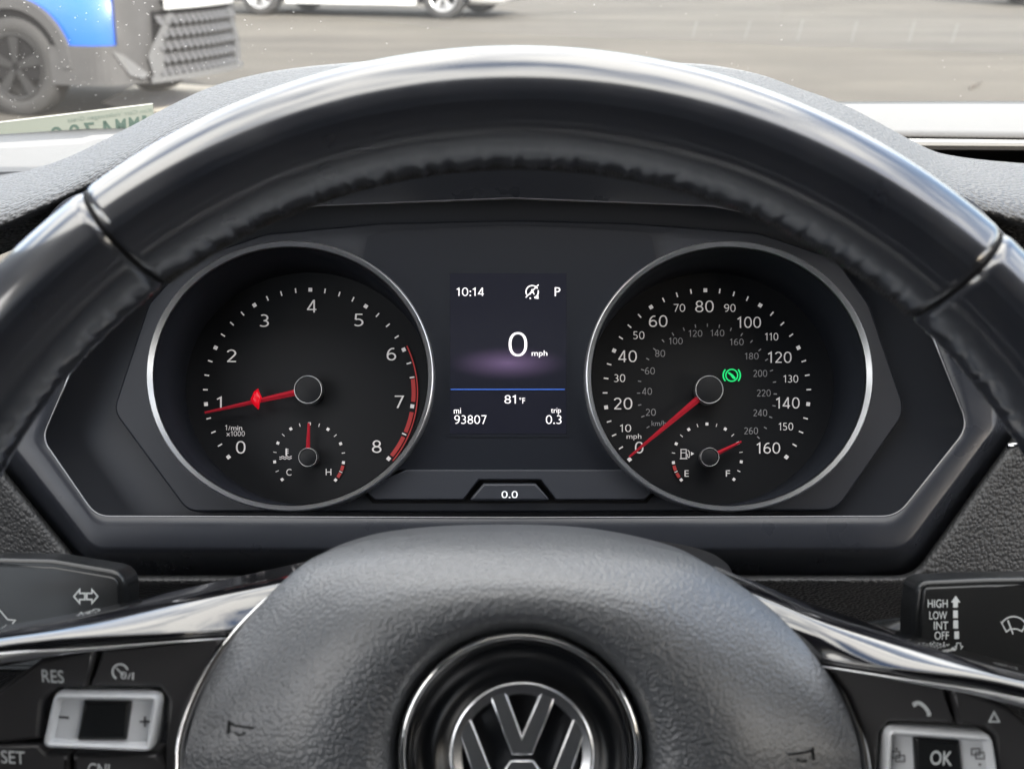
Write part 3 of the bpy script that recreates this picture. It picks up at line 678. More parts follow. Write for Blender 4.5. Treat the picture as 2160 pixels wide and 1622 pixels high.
mb = MB(); arc(mb, 1543, 792, 12.5, 12.5, 0, 360, 2.6, DK); arc(mb, 1543, 792, 18, 18, 48, 132, 3, DK); arc(mb, 1543, 792, 18, 18, -132, -48, 3, DK)
poly(mb, [(1534, 787), (1537, 785), (1545, 790), (1551, 797), (1550, 801), (1545, 799), (1540, 792)], DK)
obj('brake_light', mb, m_green, spd)

# ================================================================== STEERING COLUMN AND STALKS
colm = thing('steering_column', P(1090, 1230, .52), 'black steering column shroud showing behind the airbag cover', 'steering column')
mb = MB(); prof = smooth_line([(560, 1330), (600, 1235), (645, 1185), (700, 1160), (800, 1143), (950, 1133), (1090, 1131), (1230, 1133), (1380, 1140), (1470, 1156), (1520, 1178), (1548, 1215), (1580, 1330)], 6)
mb.loft([[P(p.x, p.y, .50) for p in prof], [P(p.x, p.y + 3, .492) for p in prof], [P(p.x, p.y + 26, .47) for p in prof], [P(p.x, p.y + 60, .45) for p in prof]], False, True)
mb.loft([[P(p.x, p.y, .50) for p in prof], [P(1085 + (p.x - 1085) * .96, p.y + 40, .60) for p in prof]], False, True)
obj('shroud', mb, m_black, colm)

def stalk(name, label, outline, d, face_in, parts, icon):
    t = thing(name, P(outline[0][0], outline[0][1], d), label, 'control stalk')
    mp = lambda x, y: P(x, y, d - (x - 1080) / 1080 * (.03 if x > 1080 else -.03) * 0)
    mb = MB(); o_ = fillet(outline, face_in, 8, True, 1); slab(mb, o_, mp, .016, bev_px=9, bev=.003, seg=5, back=True, nrm=FW)
    body = obj('stalk_body', mb, m_stalk, t)
    mb = MB(); inner = offset(cwise(o_), -15); slab(mb, inner, lambda x, y: P(x, y, d - .0012), .002, bev_px=4, bev=.0009, nrm=FW); fc = obj('stalk_face', mb, m_stalk, t)
    mb = MB(); icon(mb, lambda x, y: P(x, y, d - .0016)); obj('legend', mb, m_legend, fc)
    mb = MB(); mb.tube([P(*q) for q in parts], [.006, .007, .008], 12); obj('stem', mb, m_stalk, t)
    return t
def ic_left(mb, mp):
    for s in (1, -1):
        c = 181 + s * 2; f = lambda x, y: (c + s * x, 1257.5 + y)
        stroke(mb, [f(0, -6.5), f(11, -6.5), f(11, -14.5), f(23, 0), f(11, 14.5), f(11, 6.5), f(0, 6.5)], 3.0, mp, True)
    stroke(mb, [(-14, 1275), (0, 1287), (16, 1306), (32, 1308), (26, 1315)], 2.6, mp)
def ic_right(mb, mp):
    for s, x, y, w_ in (('HIGH', 1978, 1272.5, 42), ('LOW', 1979, 1297.5, 37), ('INT', 1985, 1319, 30), ('OFF', 1986.5, 1340, 30)): text(mb, s, x, y, 17, mp, w=w_, weight=.004)
    text(mb, '1x', 1996, 1359, 12, mp, w=15)
    poly(mb, [(2016, 1256), (2026, 1270), (2020.5, 1270), (2020.5, 1281), (2010.5, 1281), (2010.5, 1270), (2006, 1270)], mp)
    for y0, y1, x in ((1287, 1303, 2015.5), (1308, 1325, 2016), (1331, 1347, 2018)): poly(mb, [(x - 5, y0), (x + 5, y0), (x + 5, y1), (x - 5, y1)], mp)
    stroke(mb, [(2018, 1356), (2026, 1356), (2027, 1363), (2031, 1363), (2024, 1371), (2014, 1363), (2018, 1363)], 1.8, mp, True)
    # wiper symbol
    o_ = [(2112, 1312)] + [(2138 + 28 * sin(radians(a)), 1326 - 26 * cos(radians(a))) for a in range(-60, 61, 10)] + [(2164, 1313), (2156, 1331), (2145, 1326), (2131, 1326), (2123, 1332)]
    stroke(mb, o_, 2.6, mp, True); stroke(mb, [(2137, 1337), (2126, 1308)], 3, mp)
stalk('turn_signal_stalk', 'black left stalk with two outlined arrows in pale print', [(-260, 1172), (110, 1180), (264, 1206), (272, 1420), (-260, 1420)], .47, [5, 120, 42, 20, 5],
      [(230, 1400, .49), (420, 1400, .52), (600, 1390, .54)], ic_left)
stalk('wiper_stalk', 'black right stalk printed HIGH, LOW, INT and OFF beside an arrow', [(1922, 1460), (1928, 1290), (1936, 1225), (2080, 1219), (2420, 1214), (2420, 1460)], .47, [10, 40, 30, 60, 5, 5],
      [(1990, 1330, .487), (1870, 1345, .51), (1700, 1370, .55)], ic_right)

# ================================================================== STEERING WHEEL
DW = .355; WC = (((1093 - CX) / FPX) * DW, -((1625 - CY) / FPX) * DW)
whl = thing('steering_wheel', P(1093, 1625, .44), 'black leather steering wheel with padded hub, chrome trim and round emblem', 'steering wheel')
def wp(r, th, z):                                        # point on the wheel: radius, clock angle (deg), height towards the driver
    a = radians(th); return cw(WC[0] + r * sin(a), WC[1] + r * cos(a), DW - z)
# section of the rim: (r, z) going from the inner back edge round the front to the outer back
SEC_FRONT = [(.1585, -.0165), (.1572, -.010), (.1578, -.004), (.1602, .003), (.1638, .0095), (.1672, .0138), (.1700, .0160)]
SEC_OUTER = [(.1700, .0160), (.1725, .0166), (.1760, .0160), (.1800, .0136), (.1836, .0096), (.1858, .0045), (.1867, -.001), (.1862, -.007), (.1840, -.0125), (.1800, -.017), (.1740, -.0195), (.1670, -.0195), (.1615, -.0185), (.1585, -.0165)]
def rim_seg(a0, a1, n, wob, gap=True):
    mb = MB(); f = smooth_line([(a, b) for a, b in SEC_FRONT], 4); o_ = smooth_line([(a, b) for a, b in SEC_OUTER], 4)
    rc, zc = .1722, -.0015
    for sec in (f, o_):
        loops = []
        for i in range(n + 1):
            t = i / n; th = a0 + (a1 - a0) * t; e = min(t, 1 - t) * abs(a1 - a0)          # degrees from the end
            s = 1.0
            if gap and e < .9: s = 1 - .075 * (1 - e / .9) ** 2.2
            lp = []
            for r, z in sec:
                dr = dz = 0
                if wob and z < .0045 and r < .166:
                    nz = noise.noise(Vector((th * .62, z * 90, 0))); n2 = noise.noise(Vector((th * 2.6, z * 300, 5)))
                    m_ = max(0, 1 - abs(z + .0065) / .0115)
                    pl = abs(sin(th * 1.45 + 2.2 * nz)); dr = (nz * .00025 + n2 * .0001 - .00045 * pl * pl) * m_; dz = nz * .0003 * m_
                lp.append(wp(rc + (r + dr - rc) * s, th, zc + (z + dz - zc) * s))
            loops.append(lp)
        mb.loft(loops, False, True)
        mb.add(loops[0], [list(range(len(sec)))], False); mb.add(loops[-1], [list(range(len(sec)))], False)
    return mb
rim = obj('rim', rim_seg(-36.55, 41.6, 520, True), m_rim, whl)
obj('rim_grip', rim_seg(41.75, 360 - 36.7, 900, True), m_rim, whl)
for th in (-36.62, 41.67):
    mb = MB(); mb.tube([wp(.1722 + (r - .1722) * .93, th, -.0015 + (z + .0015) * .93) for r, z in smooth_line(SEC_FRONT[:-1] + SEC_OUTER[:-1], 3)], .0006, 6, True)
    obj('rim_joint', mb, m_black, rim)
# seam: two leather edges meeting on the inside, with stitches
mb = MB()
for lane, zz in ((0, -.0062), (1, -.0112)):
    pts = []
    for i in range(900):
        th = -36 + 77 * i / 899; nz = noise.noise(Vector((th * 1.2, lane * 9, 3)))
        pts.append(wp(.15755 + .0003 * nz, th, zz + .0004 * nz))
    mb.tube(pts, .0004, 6)
for i in range(200):
    th = -36 + 77 * i / 199; j = random.uniform(-.0006, .0006)
    mb.tube([wp(.1573, th - .12, -.0062 + j), wp(.1564, th, -.0087 + j), wp(.1573, th + .12, -.0112 + j)], .00033, 5)
obj('stitching', mb, M('black_thread', (.02, .02, .022), .6), rim)

# hub pad -------------------------------------------------------------------
padL = [(1097, 1120.5), (1200, 1124), (1300, 1135), (1400, 1156), (1480, 1183), (1560, 1233), (1640, 1296), (1710, 1372), (1768, 1455), (1800, 1530), (1817, 1610), (1818, 1720), (1790, 1850), (1690, 1990), (1500, 2090), (1300, 2135), (1097, 2150),
        (900, 2135), (700, 2090), (510, 1990), (410, 1850), (384, 1720), (385, 1610), (402, 1530), (430, 1452), (475, 1372), (530, 1297), (590, 1232), (655, 1180), (740, 1148), (830, 1131), (960, 1122)]
pp = padL + [padL[0]]; pb = smooth_line(pp, 8)[:-1]
EC = Vector((1097, 1590)); HR = 264.0
def pad_pt(p, s):
    """s=0 at the emblem hole, 1 at the pad's edge"""
    d = (p - EC); L = d.length; q = EC + d.normalized() * (HR + (L - HR) * s)
    up = max(0, -d.y / L)                                   # towards the top of the wheel
    dep = .388 + .012 * s ** 2.6 + .018 * up ** 1.3 * s ** 2.2 + .014 * up * s ** 9 - .003 * sin(pi * min(1, s * 1.4)) + .0075 * max(0, 1 - s / .13) ** 2
    return P(q.x, q.y, dep)
mb = MB(); loops = [[P(*(EC + (p - EC).normalized() * (HR - 8)), .405) for p in pb]]
for s in (0, .03, .06, .1, .15, .22, .3, .4, .5, .6, .7, .78, .85, .9, .94, .97, .99, 1.0): loops.append([pad_pt(p, s) for p in pb])
loops.append([pad_pt(p, 1.0) + FW * .004 - (pad_pt(p, 1.0) - pad_pt(p, .97)) * .2 for p in pb]); loops.append([pad_pt(p, .97) + FW * .03 for p in pb])
mb.loft(loops, True, True); pad = obj('airbag_cover', mb, m_airbag, whl)
# horn marks pressed into the pad
def padmap(x, y):
    d = Vector((x, y)) - EC
    for i in range(len(pb)):                                # exact crossing of the ray with the pad's edge
        u, v = pb[i - 1] - EC, pb[i] - EC; den = d.x * (v.y - u.y) - d.y * (v.x - u.x)
        if abs(den) < 1e-9: continue
        k = (u.x * (v.y - u.y) - u.y * (v.x - u.x)) / den; w_ = (u.x * d.y - u.y * d.x) / den
        if k > 0 and -1e-6 <= w_ <= 1 + 1e-6: best = EC + d * k; break
    L = (best - EC).length; return pad_pt(best, (d.length - HR) / (L - HR)) - FW * .0005
for hx, hy, sg in ((505, 1532, 1), (1692, 1588, -1)):
    mb = MB(); f = lambda x, y: (hx + sg * x, hy + y)
    stroke(mb, [f(-22, -14), f(-24, 14)], 5, padmap); stroke(mb, [f(-22, -8), f(-8, -3), f(12, 0), f(30, 2)], 4.5, padmap)
    stroke(mb, [f(0 + 11 * sin(radians(a)), 8 - 9 * cos(radians(a))) for a in range(100, 260, 20)], 3, padmap)
    obj('horn_symbol', mb, m_black, pad)
# thin chrome trim on both sides of the pad
for nm, pts in (('l', [(566, 1258), (535, 1290), (500, 1330), (462, 1380), (427, 1440), (400, 1500), (382, 1560), (377, 1622), (380, 1720), (405, 1850), (500, 1990)]),
                ('r', [(1686, 1335), (1722, 1375), (1760, 1425), (1793, 1485), (1815, 1545), (1826, 1600), (1830, 1650), (1826, 1730), (1795, 1860), (1700, 1990)])):
    mb = MB(); ln = smooth_line(pts, 8); m_ = len(ln)
    mb.tube([P(q.x, q.y, .421 - .0205 * min(1, i / 60)) for i, q in enumerate(ln)], [.0003 + .0011 * min(1, i / 24) for i in range(m_)], 10); obj('trim_ring', mb, m_bright, pad)
# emblem
def er(c, r, d, n=96, sx=1.0): return [P(c[0] + r * cos(2 * pi * i / n) * sx, c[1] - r * sin(2 * pi * i / n), d) for i in range(n)]
mb = MB(); mb.loft([er(EC, r, d) for r, d in ((261, .402), (259, .3935), (254, .3905), (248, .3898), (243, .3908), (238, .393), (226, .402))], True, True)
emr = obj('emblem_ring', mb, m_bright, whl)
mb = MB(); mb.loft([er(EC, r, d) for r, d in ((232, .401), (225, .4035), (190, .4045), (170, .4035), (160, .402), (60, .402), (4, .402))], True, True, False, True); obj('emblem_dish', mb, M('dark_dish', (.006, .007, .009), .3, spec=.4), emr)
LG = Vector((1101, 1590)); em = lambda x, y: P(x, y, .3955)
mb = MB(); mb.loft([er(LG, r, d) for r, d in ((156, .4015), (154, .3962), (150, .3948), (145, .395))], True, True)
mb.loft([er(LG, r, d) for r, d in ((145, .395), (128, .3958))], True, True); mb.loft([er(LG, r, d) for r, d in ((128, .3958), (124, .4015))], True, True)
def emr_rot(pts, c=LG, a=0):
    r = radians(a); return [(c.x + (x - c.x) * cos(r) - (y - c.y) * sin(r), c.y + (x - c.x) * sin(r) + (y - c.y) * cos(r)) for x, y in pts]
# letter strokes of the mark: an upper V over a W, built as bevelled bars
def bar(pts):
    slab(mb, emr_rot(pts), em, .006, bev_px=4, bev=.0014, seg=3, nrm=FW)
bar([(1028, 1458), (1065, 1452), (1101, 1553), (1143, 1452), (1176, 1462), (1124, 1593), (1079, 1593)])
bar([(965, 1540), (992, 1512), (1045, 1650), (1076, 1602), (1126, 1602), (1157, 1650), (1210, 1512), (1237, 1540), (1175, 1720), (1140, 1720), (1101, 1640), (1062, 1720), (1027, 1720)])
obj('emblem_mark', mb, M('smoked_chrome', (.78, .79, .82), .25, metal=1), emr)

# spokes -------------------------------------------------------------------
def lines(name, mat, rows_, parent, nn=10, smooth=True):
    mb = MB(); mb.loft([[P(*q) for q in smooth_line(r, nn)] for r in rows_], False, smooth); return obj(name, mb, mat, parent)
spL = lines('spoke', m_gloss, [
    [(700, 1172, .475), (560, 1203, .462), (365, 1247, .452), (160, 1292, .442), (0, 1320, .434), (-200, 1352, .42)],
    [(690, 1190, .452), (560, 1222, .443), (365, 1257, .433), (160, 1298, .424), (0, 1325, .416), (-200, 1358, .40)],
    [(680, 1200, .440), (560, 1229, .434), (365, 1264, .424), (160, 1303, .415), (0, 1330, .407), (-200, 1362, .39)],
    [(660, 1222, .433), (540, 1248, .427), (365, 1277, .416), (160, 1312, .4075), (0, 1338, .400), (-200, 1370, .385)],
    [(640, 1270, .428), (500, 1292, .420), (365, 1307, .410), (160, 1327, .402), (0, 1350, .396), (-200, 1380, .382)],
    [(620, 1318, .424), (480, 1326, .415), (365, 1333, .406), (160, 1343, .398), (0, 1360, .393), (-200, 1390, .38)],
    [(620, 1326, .4235), (480, 1332, .4145), (365, 1338, .4055), (160, 1349, .3975), (0, 1367, .3925), (-200, 1396, .379)],
    [(620, 1338, .426), (480, 1344, .417), (365, 1351, .408), (160, 1366, .400), (0, 1388, .395), (-200, 1410, .382)],
    [(620, 1345, .436), (480, 1352, .427), (365, 1358, .418), (160, 1376, .41), (0, 1405, .405), (-200, 1430, .392)]], whl)
lines('spoke_edge', m_chrome, [
    [(620, 1339, .4245), (480, 1344.5, .4155), (365, 1351, .4065), (160, 1366, .3985), (20, 1374, .3935), (-200, 1400, .3805)],
    [(620, 1341, .4235), (480, 1346.5, .4145), (365, 1354, .4055), (160, 1371, .3975), (20, 1384, .3925), (-200, 1415, .3795)],
    [(620, 1344, .4255), (480, 1349.5, .4165), (365, 1357, .4075), (160, 1377, .3995), (20, 1396, .3945), (-200, 1425, .3815)]], spL)
spR = lines('spoke', m_gloss, [
    [(1500, 1190, .475), (1580, 1222, .465), (1730, 1280, .455), (1900, 1332, .446), (2060, 1378, .438), (2200, 1412, .43), (2400, 1455, .415)],
    [(1520, 1210, .452), (1600, 1240, .444), (1730, 1291, .435), (1900, 1340, .427), (2060, 1384, .419), (2200, 1418, .411), (2400, 1460, .395)],
    [(1530, 1222, .440), (1620, 1258, .433), (1730, 1298, .426), (1900, 1346, .418), (2060, 1389, .410), (2200, 1423, .402), (2400, 1466, .385)],
    [(1545, 1245, .433), (1630, 1277, .427), (1730, 1311, .418), (1900, 1357, .41), (2060, 1398, .403), (2200, 1432, .395), (2400, 1475, .38)],
    [(1560, 1300, .428), (1650, 1325, .42), (1760, 1352, .41), (1900, 1385, .403), (2060, 1415, .396), (2200, 1446, .39), (2400, 1485, .377)],
    [(1600, 1362, .424), (1690, 1376, .415), (1780, 1392, .406), (1900, 1409, .399), (2060, 1428, .393), (2200, 1456, .387), (2400, 1495, .375)],
    [(1600, 1368, .4235), (1690, 1382, .4145), (1780, 1398, .4055), (1900, 1415, .3985), (2060, 1436, .3925), (2200, 1465, .3865), (2400, 1502, .3745)],
    [(1600, 1382, .426), (1690, 1396, .417), (1780, 1409, .408), (1900, 1427, .401), (2060, 1452, .395), (2200, 1488, .389), (2400, 1522, .377)],
    [(1600, 1392, .436), (1690, 1404, .427), (1780, 1418, .418), (1900, 1436, .411), (2060, 1466, .405), (2200, 1502, .4), (2400, 1540, .39)]], whl)
lines('spoke_edge', m_chrome, [
    [(1600, 1383, .4245), (1690, 1397, .4155), (1780, 1410, .4065), (1900, 1428, .3995), (2060, 1452, .3935), (2200, 1480, .3875), (2400, 1520, .3755)],
    [(1600, 1385, .4235), (1690, 1399, .4145), (1780, 1412, .4055), (1900, 1431, .3985), (2060, 1458, .3925), (2200, 1490, .3865), (2400, 1530, .3745)],
    [(1600, 1388, .4255), (1690, 1402, .4165), (1780, 1415, .4075), (1900, 1436, .4005), (2060, 1466, .3945), (2200, 1502, .3885), (2400, 1540, .3765)]], spR)

# button panels ----------------------------------------------------------------
bpL = lambda x, y: P(x, y, .398 + (x - 0) * .00003)
bpR = lambda x, y: P(x, y, .398 + (2160 - x) * .00003)
def panel(side, mp, outs, rock_o, mids, ttl):
    mb = MB()
    for o_, rr in outs: slab(mb, fillet(o_, rr, 8, True, 1), mp, .012, bev_px=11, bev=.0026, seg=5, nrm=FW)
    pn = obj('button_panel', mb, m_button, whl, ttl)
    mb = MB(); lp = fillet(rock_o, 20, 8, True, 1); lp = cwise(lp)
    prof = ((0, .0065), (0, .0), (-4, -.0026), (-9, -.003), (-14, -.0018), (-19, .0))
    mb.loft([[mp(p.x, p.y) - FW * (-dz) for p in offset(lp, e)] for e, dz in prof], True, True)
    inn = offset(lp, -18); mb.add([mp(p.x, p.y) + FW * .0003 for p in inn], [list(range(len(inn)))], False)
    obj('rocker_frame', mb, m_silver, pn)
    mb = MB(); md_ = fillet(mids, 6, 5); slab(mb, md_, lambda x, y: mp(x, y) - FW * .0012, .005, bev_px=10, bev=.0022, seg=4, nrm=FW); obj('roller', mb, m_stalk, pn)
    return pn
pL = panel('l', bpL, [
    ([(40, 1424), (85, 1391), (205, 1369), (183, 1452), (120, 1452), (92, 1480), (84, 1560), (20, 1568), (-120, 1568), (-120, 1540)], [40, 40, 5, 3, 20, 10, 10, 3, 3, 30]),
    ([(214, 1368), (470, 1348), (430, 1440), (395, 1530), (385, 1660), (345, 1660), (352, 1475), (335, 1450), (190, 1450)], [5, 5, 60, 60, 3, 3, 20, 12, 3]),
    ([(-120, 1571), (84, 1568), (100, 1588), (145, 1592), (138, 1800), (-60, 1800)], [3, 10, 10, 3, 30, 40]),
    ([(152, 1592), (330, 1588), (342, 1600), (384, 1664), (400, 1800), (146, 1800)], [3, 10, 10, 10, 30, 30])],
    [(118, 1456), (345, 1459), (326, 1583), (92, 1574)], [(177, 1475), (280, 1475), (268, 1561), (162, 1561)], 'left group of black buttons round a silver rocker with minus and plus')
mb = MB(); lgm = lambda x, y: bpL(x, y) - FW * .0003
text(mb, 'RES', 112, 1425.5, 27, lgm, w=46, rot=3, shear=-.12, weight=.004); text(mb, 'SET', 28, 1596, 27, lgm, w=50, rot=3, shear=-.1, weight=.004); text(mb, 'CNL', 213, 1622, 26, lgm, w=54, rot=3, weight=.004)
arc(mb, 254, 1416, 16, 16, -150, 75, 4, lgm); stroke(mb, [(246, 1408), (262, 1424)], 3, lgm); text(mb, '0/I', 269, 1424, 16, lgm, w=28, rot=4, weight=.02)
obj('legend', mb, m_legend, pL)
mb = MB(); rk = lambda x, y: bpL(x, y) - FW * .0002
stroke(mb, [(124, 1511), (146, 1513)], 4.5, rk); stroke(mb, [(295, 1521), (317, 1521)], 4, rk); stroke(mb, [(306, 1510), (306, 1532)], 4, rk); obj('rocker_legend', mb, m_dark_legend, pL)
pR = panel('r', bpR, [
    ([(1740, 1404), (1996, 1449), (2013, 1528), (1880, 1523), (1858, 1545), (1852, 1700), (1838, 1700), (1822, 1560), (1790, 1470)], [5, 4, 3, 12, 20, 3, 3, 60, 60]),
    ([(2004, 1451), (2070, 1466), (2130, 1492), (2220, 1570), (2260, 1640), (2110, 1660), (2096, 1552), (2080, 1535), (2022, 1530)], [4, 30, 50, 50, 20, 3, 12, 12, 3]),
    ([(1862, 1690), (2105, 1690), (2180, 1800), (1850, 1800)], [3, 3, 20, 20])],
    [(1866, 1530), (2088, 1545), (2112, 1690), (1858, 1672)], [(1924, 1549), (2024, 1560), (2036, 1680), (1930, 1668)], 'right group of black buttons round a silver rocker with an OK key')
mb = MB(); lgr = lambda x, y: bpR(x, y) - FW * .0003
arcp = [(1928, 1483), (1936, 1481), (1946, 1486), (1955, 1496), (1960, 1506)]
stroke(mb, smooth_line(arcp, 5), 8, lgr); poly(mb, [(1923, 1481), (1930, 1479), (1934, 1487), (1927, 1491)], lgr); poly(mb, [(1955, 1499), (1964, 1503), (1962, 1510), (1954, 1509)], lgr)
stroke(mb, [(2086, 1521), (2096, 1501), (2107, 1521)], 3.6, lgr, True)
obj('legend', mb, m_legend, pR)
mb = MB(); text(mb, 'OK', 1982, 1595, 30, lambda x, y: bpR(x, y) - FW * .0016, w=46, rot=3, weight=.01); obj('roller_legend', mb, m_legend, pR)
mb = MB(); rk2 = lambda x, y: bpR(x, y) - FW * .0002
for x, y in ((1893, 1594), (2062, 1588)):
    stroke(mb, [(x - 13, y - 10), (x + 4, y - 10), (x + 4, y + 3), (x - 13, y + 3)], 2.4, rk2, True); stroke(mb, [(x - 4, y - 2), (x + 14, y - 2), (x + 14, y + 11), (x - 4, y + 11)], 2.4, rk2, True)
poly(mb, [(1888, 1576), (1893, 1576), (1893, 1581), (1888, 1581)], rk2); poly(mb, [(2064, 1608), (2071, 1611), (2064, 1615)], rk2)
obj('rocker_legend', mb, m_dark_legend, pR)
mb = MB(); mb.loft([er((1097, 1640), r, d, 64) for r, d in ((420, .50), (410, .462), (300, .455), (20, .455))], True, True, False, True); obj('hub_back', mb, m_black, whl)
mb = MB(); mb.tube([P(1095, 1640, .46), P(1095, 1560, .56), P(1095, 1500, .75)], .035, 20); obj('shaft', mb, m_black, whl)

# ================================================================== PERMIT STRIP on the windshield base
stk = thing('windshield_tag', P(160, 270, 1.02), 'pale green paper tag with mirrored dark lettering at the foot of the windshield', 'paper tag')
tm = lambda x, y: P(x, y, 1.02)
mb = MB(); slab(mb, [(-260, 350), (-260, 288), (0, 257), (322, 218.5), (326, 262), (322, 320), (0, 340)], tm, .0006, nrm=FW)
obj('paper', mb, M('pale_green_paper', (.13, .145, .125), .7), stk)
mb = MB(); t2 = lambda x, y: P(x, y, 1.0195); text(mb, 'Kim Carr Volkswagen Great', 231, 244.5, 11, t2, w=178, rot=-6.9, mirror=True); obj('small_lettering', mb, M('grey_ink', (.09, .115, .10), .7), stk)
mb = MB()
for s_, x, y in (('I', 305, 244), ('M', 283, 247.5), ('M', 255, 251), ('4', 227, 255), ('7', 188, 259), ('0', 157, 263), ('9', 119, 268)): text(mb, s_, x, y + 14.5, 29, t2, w=9 if s_ == 'I' else 22, rot=-4, mirror=True, weight=.035)
obj('large_lettering', mb, M('green_ink', (.03, .055, .045), .7), stk)
mb = MB(); poly(mb, [(-260, 288), (0, 257), (322, 218.5), (322, 220.5), (0, 259.5), (-260, 291)], t2); obj('paper_edge', mb, M('white_paper', (.5, .51, .48), .7), stk)

# ================================================================== CARS OUTSIDE
m_tyre = M('tyre_rubber', (.025, .025, .026), .8, bump=('noise', 60, .004, .5))
m_alloy = M('alloy_wheel', (.55, .56, .58), .3, metal=.7)
m_blackrim = M('black_alloy', (.012, .012, .013), .5)
m_white = M('white_paint', (.5, .51, .52), .25, coat=.5)
m_bluep = M('blue_paint', (.010, .085, .42), .35, coat=.3, coat_rough=.15)
m_darkp = M('charcoal_paint', (.02, .023, .028), .25, coat=.7)
m_clad = M('grey_cladding', (.04, .04, .042), .7, var=(8, .15))
m_window = M('tinted_window', (.01, .012, .014), .05, coat=.5)
m_grille = M('grey_grille', (.055, .055, .058), .55)
m_fang = M('silver_bumper_trim', (.085, .087, .092), .5)
m_lamp = M('headlamp_lens', (.4, .41, .42), .1, coat=.8)
class Fr:
    def __init__(s, o, ang): s.o = Vector(o); s.h = Vector((cos(ang), sin(ang), 0)); s.l = Vector((-sin(ang), cos(ang), 0))
    def __call__(s, a, b, z): return s.o + s.h * a + s.l * b + Vector((0, 0, z))
def wheel(fr, a, b, r, wd, parent, side, rimmat=None):
    mb = MB(); n = 40
    def lp(rr, off): return [fr(a + rr * cos(2 * pi * i / n), b + side * off, r + rr * sin(2 * pi * i / n)) for i in range(n)]
    mb.loft([lp(r * .66, -wd * .9), lp(r * .95, -wd * .9), lp(r, -wd * .75), lp(r, -.02), lp(r * .96, .005), lp(r * .72, .008), lp(r * .66, -.01)], True, True)
    wh = obj('wheel', mb, m_tyre, parent)
    mb = MB(); mb.loft([lp(r * .68, .004), lp(r * .63, .012), lp(r * .6, -.012)], True, True)
    mb.loft([lp(r * .62, -.06), lp(r * .05, -.06)], True, False, False, True)
    for k in range(5):
        t = 2 * pi * k / 5 + .3; c = lambda rr, dt: fr(a + rr * cos(t + dt), b + side * .004, r + rr * sin(t + dt))
        mb.add([c(r * .1, -.6), c(r * .64, -.2), c(r * .64, .2), c(r * .1, .6)], [[0, 1, 2, 3]], False)
    obj('wheel_rim', mb, rimmat or m_alloy, wh)
def build_car(name, fr, paint, label, cat, Lf, Lr, wb, W, z0, zh, zr, wr, cab, clad=None, rimmat=None):
    """Lf/Lr: overhangs ahead of the front axle and behind the rear axle; cab: (s,z) line of the roof"""
    root = thing(name, fr(-wb / 2, 0, 0), label, cat)
    mb = MB(); loops = []; tot = Lf + wb + Lr
    st = [(Lf, .72, .1), (Lf - .08, .84, .02), (Lf - .22, .94, 0), (Lf - .5, .99, 0), (0, 1, 0), (-wb / 2, 1, 0), (-wb, 1, 0), (-wb - Lr + .45, .98, 0), (-wb - Lr + .15, .92, .03), (-wb - Lr, .8, .12)]
    for s, k, dz in st:
        hw = W / 2 * k; zt = zh - (.12 if s > Lf - .3 else 0) - (.05 if s < -wb - Lr + .2 else 0)
        half = [(0, z0 + dz), (hw * .85, z0 + dz), (hw * .97, z0 + dz + .08), (hw, z0 + .28), (hw * .99, (z0 + zt) / 2 + .1), (hw * .96, zt - .06), (hw * .86, zt), (0, zt + .02)]
        loops.append([fr(s, q, z) for q, z in half] + [fr(s, -q, z) for q, z in half[-2:0:-1]])
    mb.loft(loops, True, True, True, True); body = obj('body', mb, paint, root)
    mb = MB(); lp = []
    for s, z, k in cab: lp.append([fr(s, -W / 2 * .9, zh - .05), fr(s, -W / 2 * k, z), fr(s, -W / 2 * k * .8, z + .03), fr(s, W / 2 * k * .8, z + .03), fr(s, W / 2 * k, z), fr(s, W / 2 * .9, zh - .05)])
    mb.loft(lp, False, True, True, True); obj('cabin_glass', mb, m_window, root)
    mb = MB(); mid = cab[1:-1]; mb.loft([[fr(s, -W / 2 * k * .82, z + .02), fr(s, -W / 2 * k * .7, z + .05), fr(s, W / 2 * k * .7, z + .05), fr(s, W / 2 * k * .82, z + .02)] for s, z, k in mid], False, True); obj('roof', mb, paint, root)
    for a in (0, -wb):
        for sd in (-1, 1):
            n = 28; mb = MB(); b = sd * (W / 2 + .004)
            c = [fr(a + (wr + .07) * cos(pi * i / n), b, wr + (wr + .07) * sin(pi * i / n)) for i in range(n + 1)] + [fr(a - wr - .07, b, z0 + .02), fr(a + wr + .07, b, z0 + .02)]
            ci = [fr(a + (wr + .07) * cos(pi * i / n), sd * (W / 2 - .3), wr + (wr + .07) * sin(pi * i / n)) for i in range(n + 1)] + [fr(a - wr - .07, sd * (W / 2 - .3), z0 + .02), fr(a + wr + .07, sd * (W / 2 - .3), z0 + .02)]
            mb.loft([c, ci], True, False, True, False); obj('wheel_arch', mb, m_black, root)
            wheel(fr, a, sd * (W / 2 + .012), wr, .21, root, sd, rimmat)
    for sd in (-1, 1):
        mb = MB(); mb.loft([[fr(s, sd * W / 2 * q, z) for q, z in ((.93, z0 - .02), (1.0, z0 - .015), (1.004, z0 + .07), (.98, z0 + .09))] for s in (-wr - .1, -wb + wr + .1)], False, False)
        obj('sill', mb, clad or m_clad, root)
    return root
# white saloon crossing ahead
g1, g2 = H(551, 33, 0), H(936, 41, 0)
ang = atan2((g2 - g1).y, (g2 - g1).x); wbw = (g2 - g1).length; mid_off = .86
hv = (g2 - g1).normalized(); lat = Vector((-hv.y, hv.x, 0))
frw = Fr(g2 + lat * (.865), ang)
build_car('white_car', frw, m_white, 'white saloon car parked across the far side of the asphalt', 'car', .9, 1.0, wbw, 1.75, .2, .92, 1.45, .315,
          [(-.1, .95, .9), (-.75, 1.38, .68), (-1.6, 1.44, .68), (-2.4, 1.36, .68), (-3.0, .98, .88)], m_white)
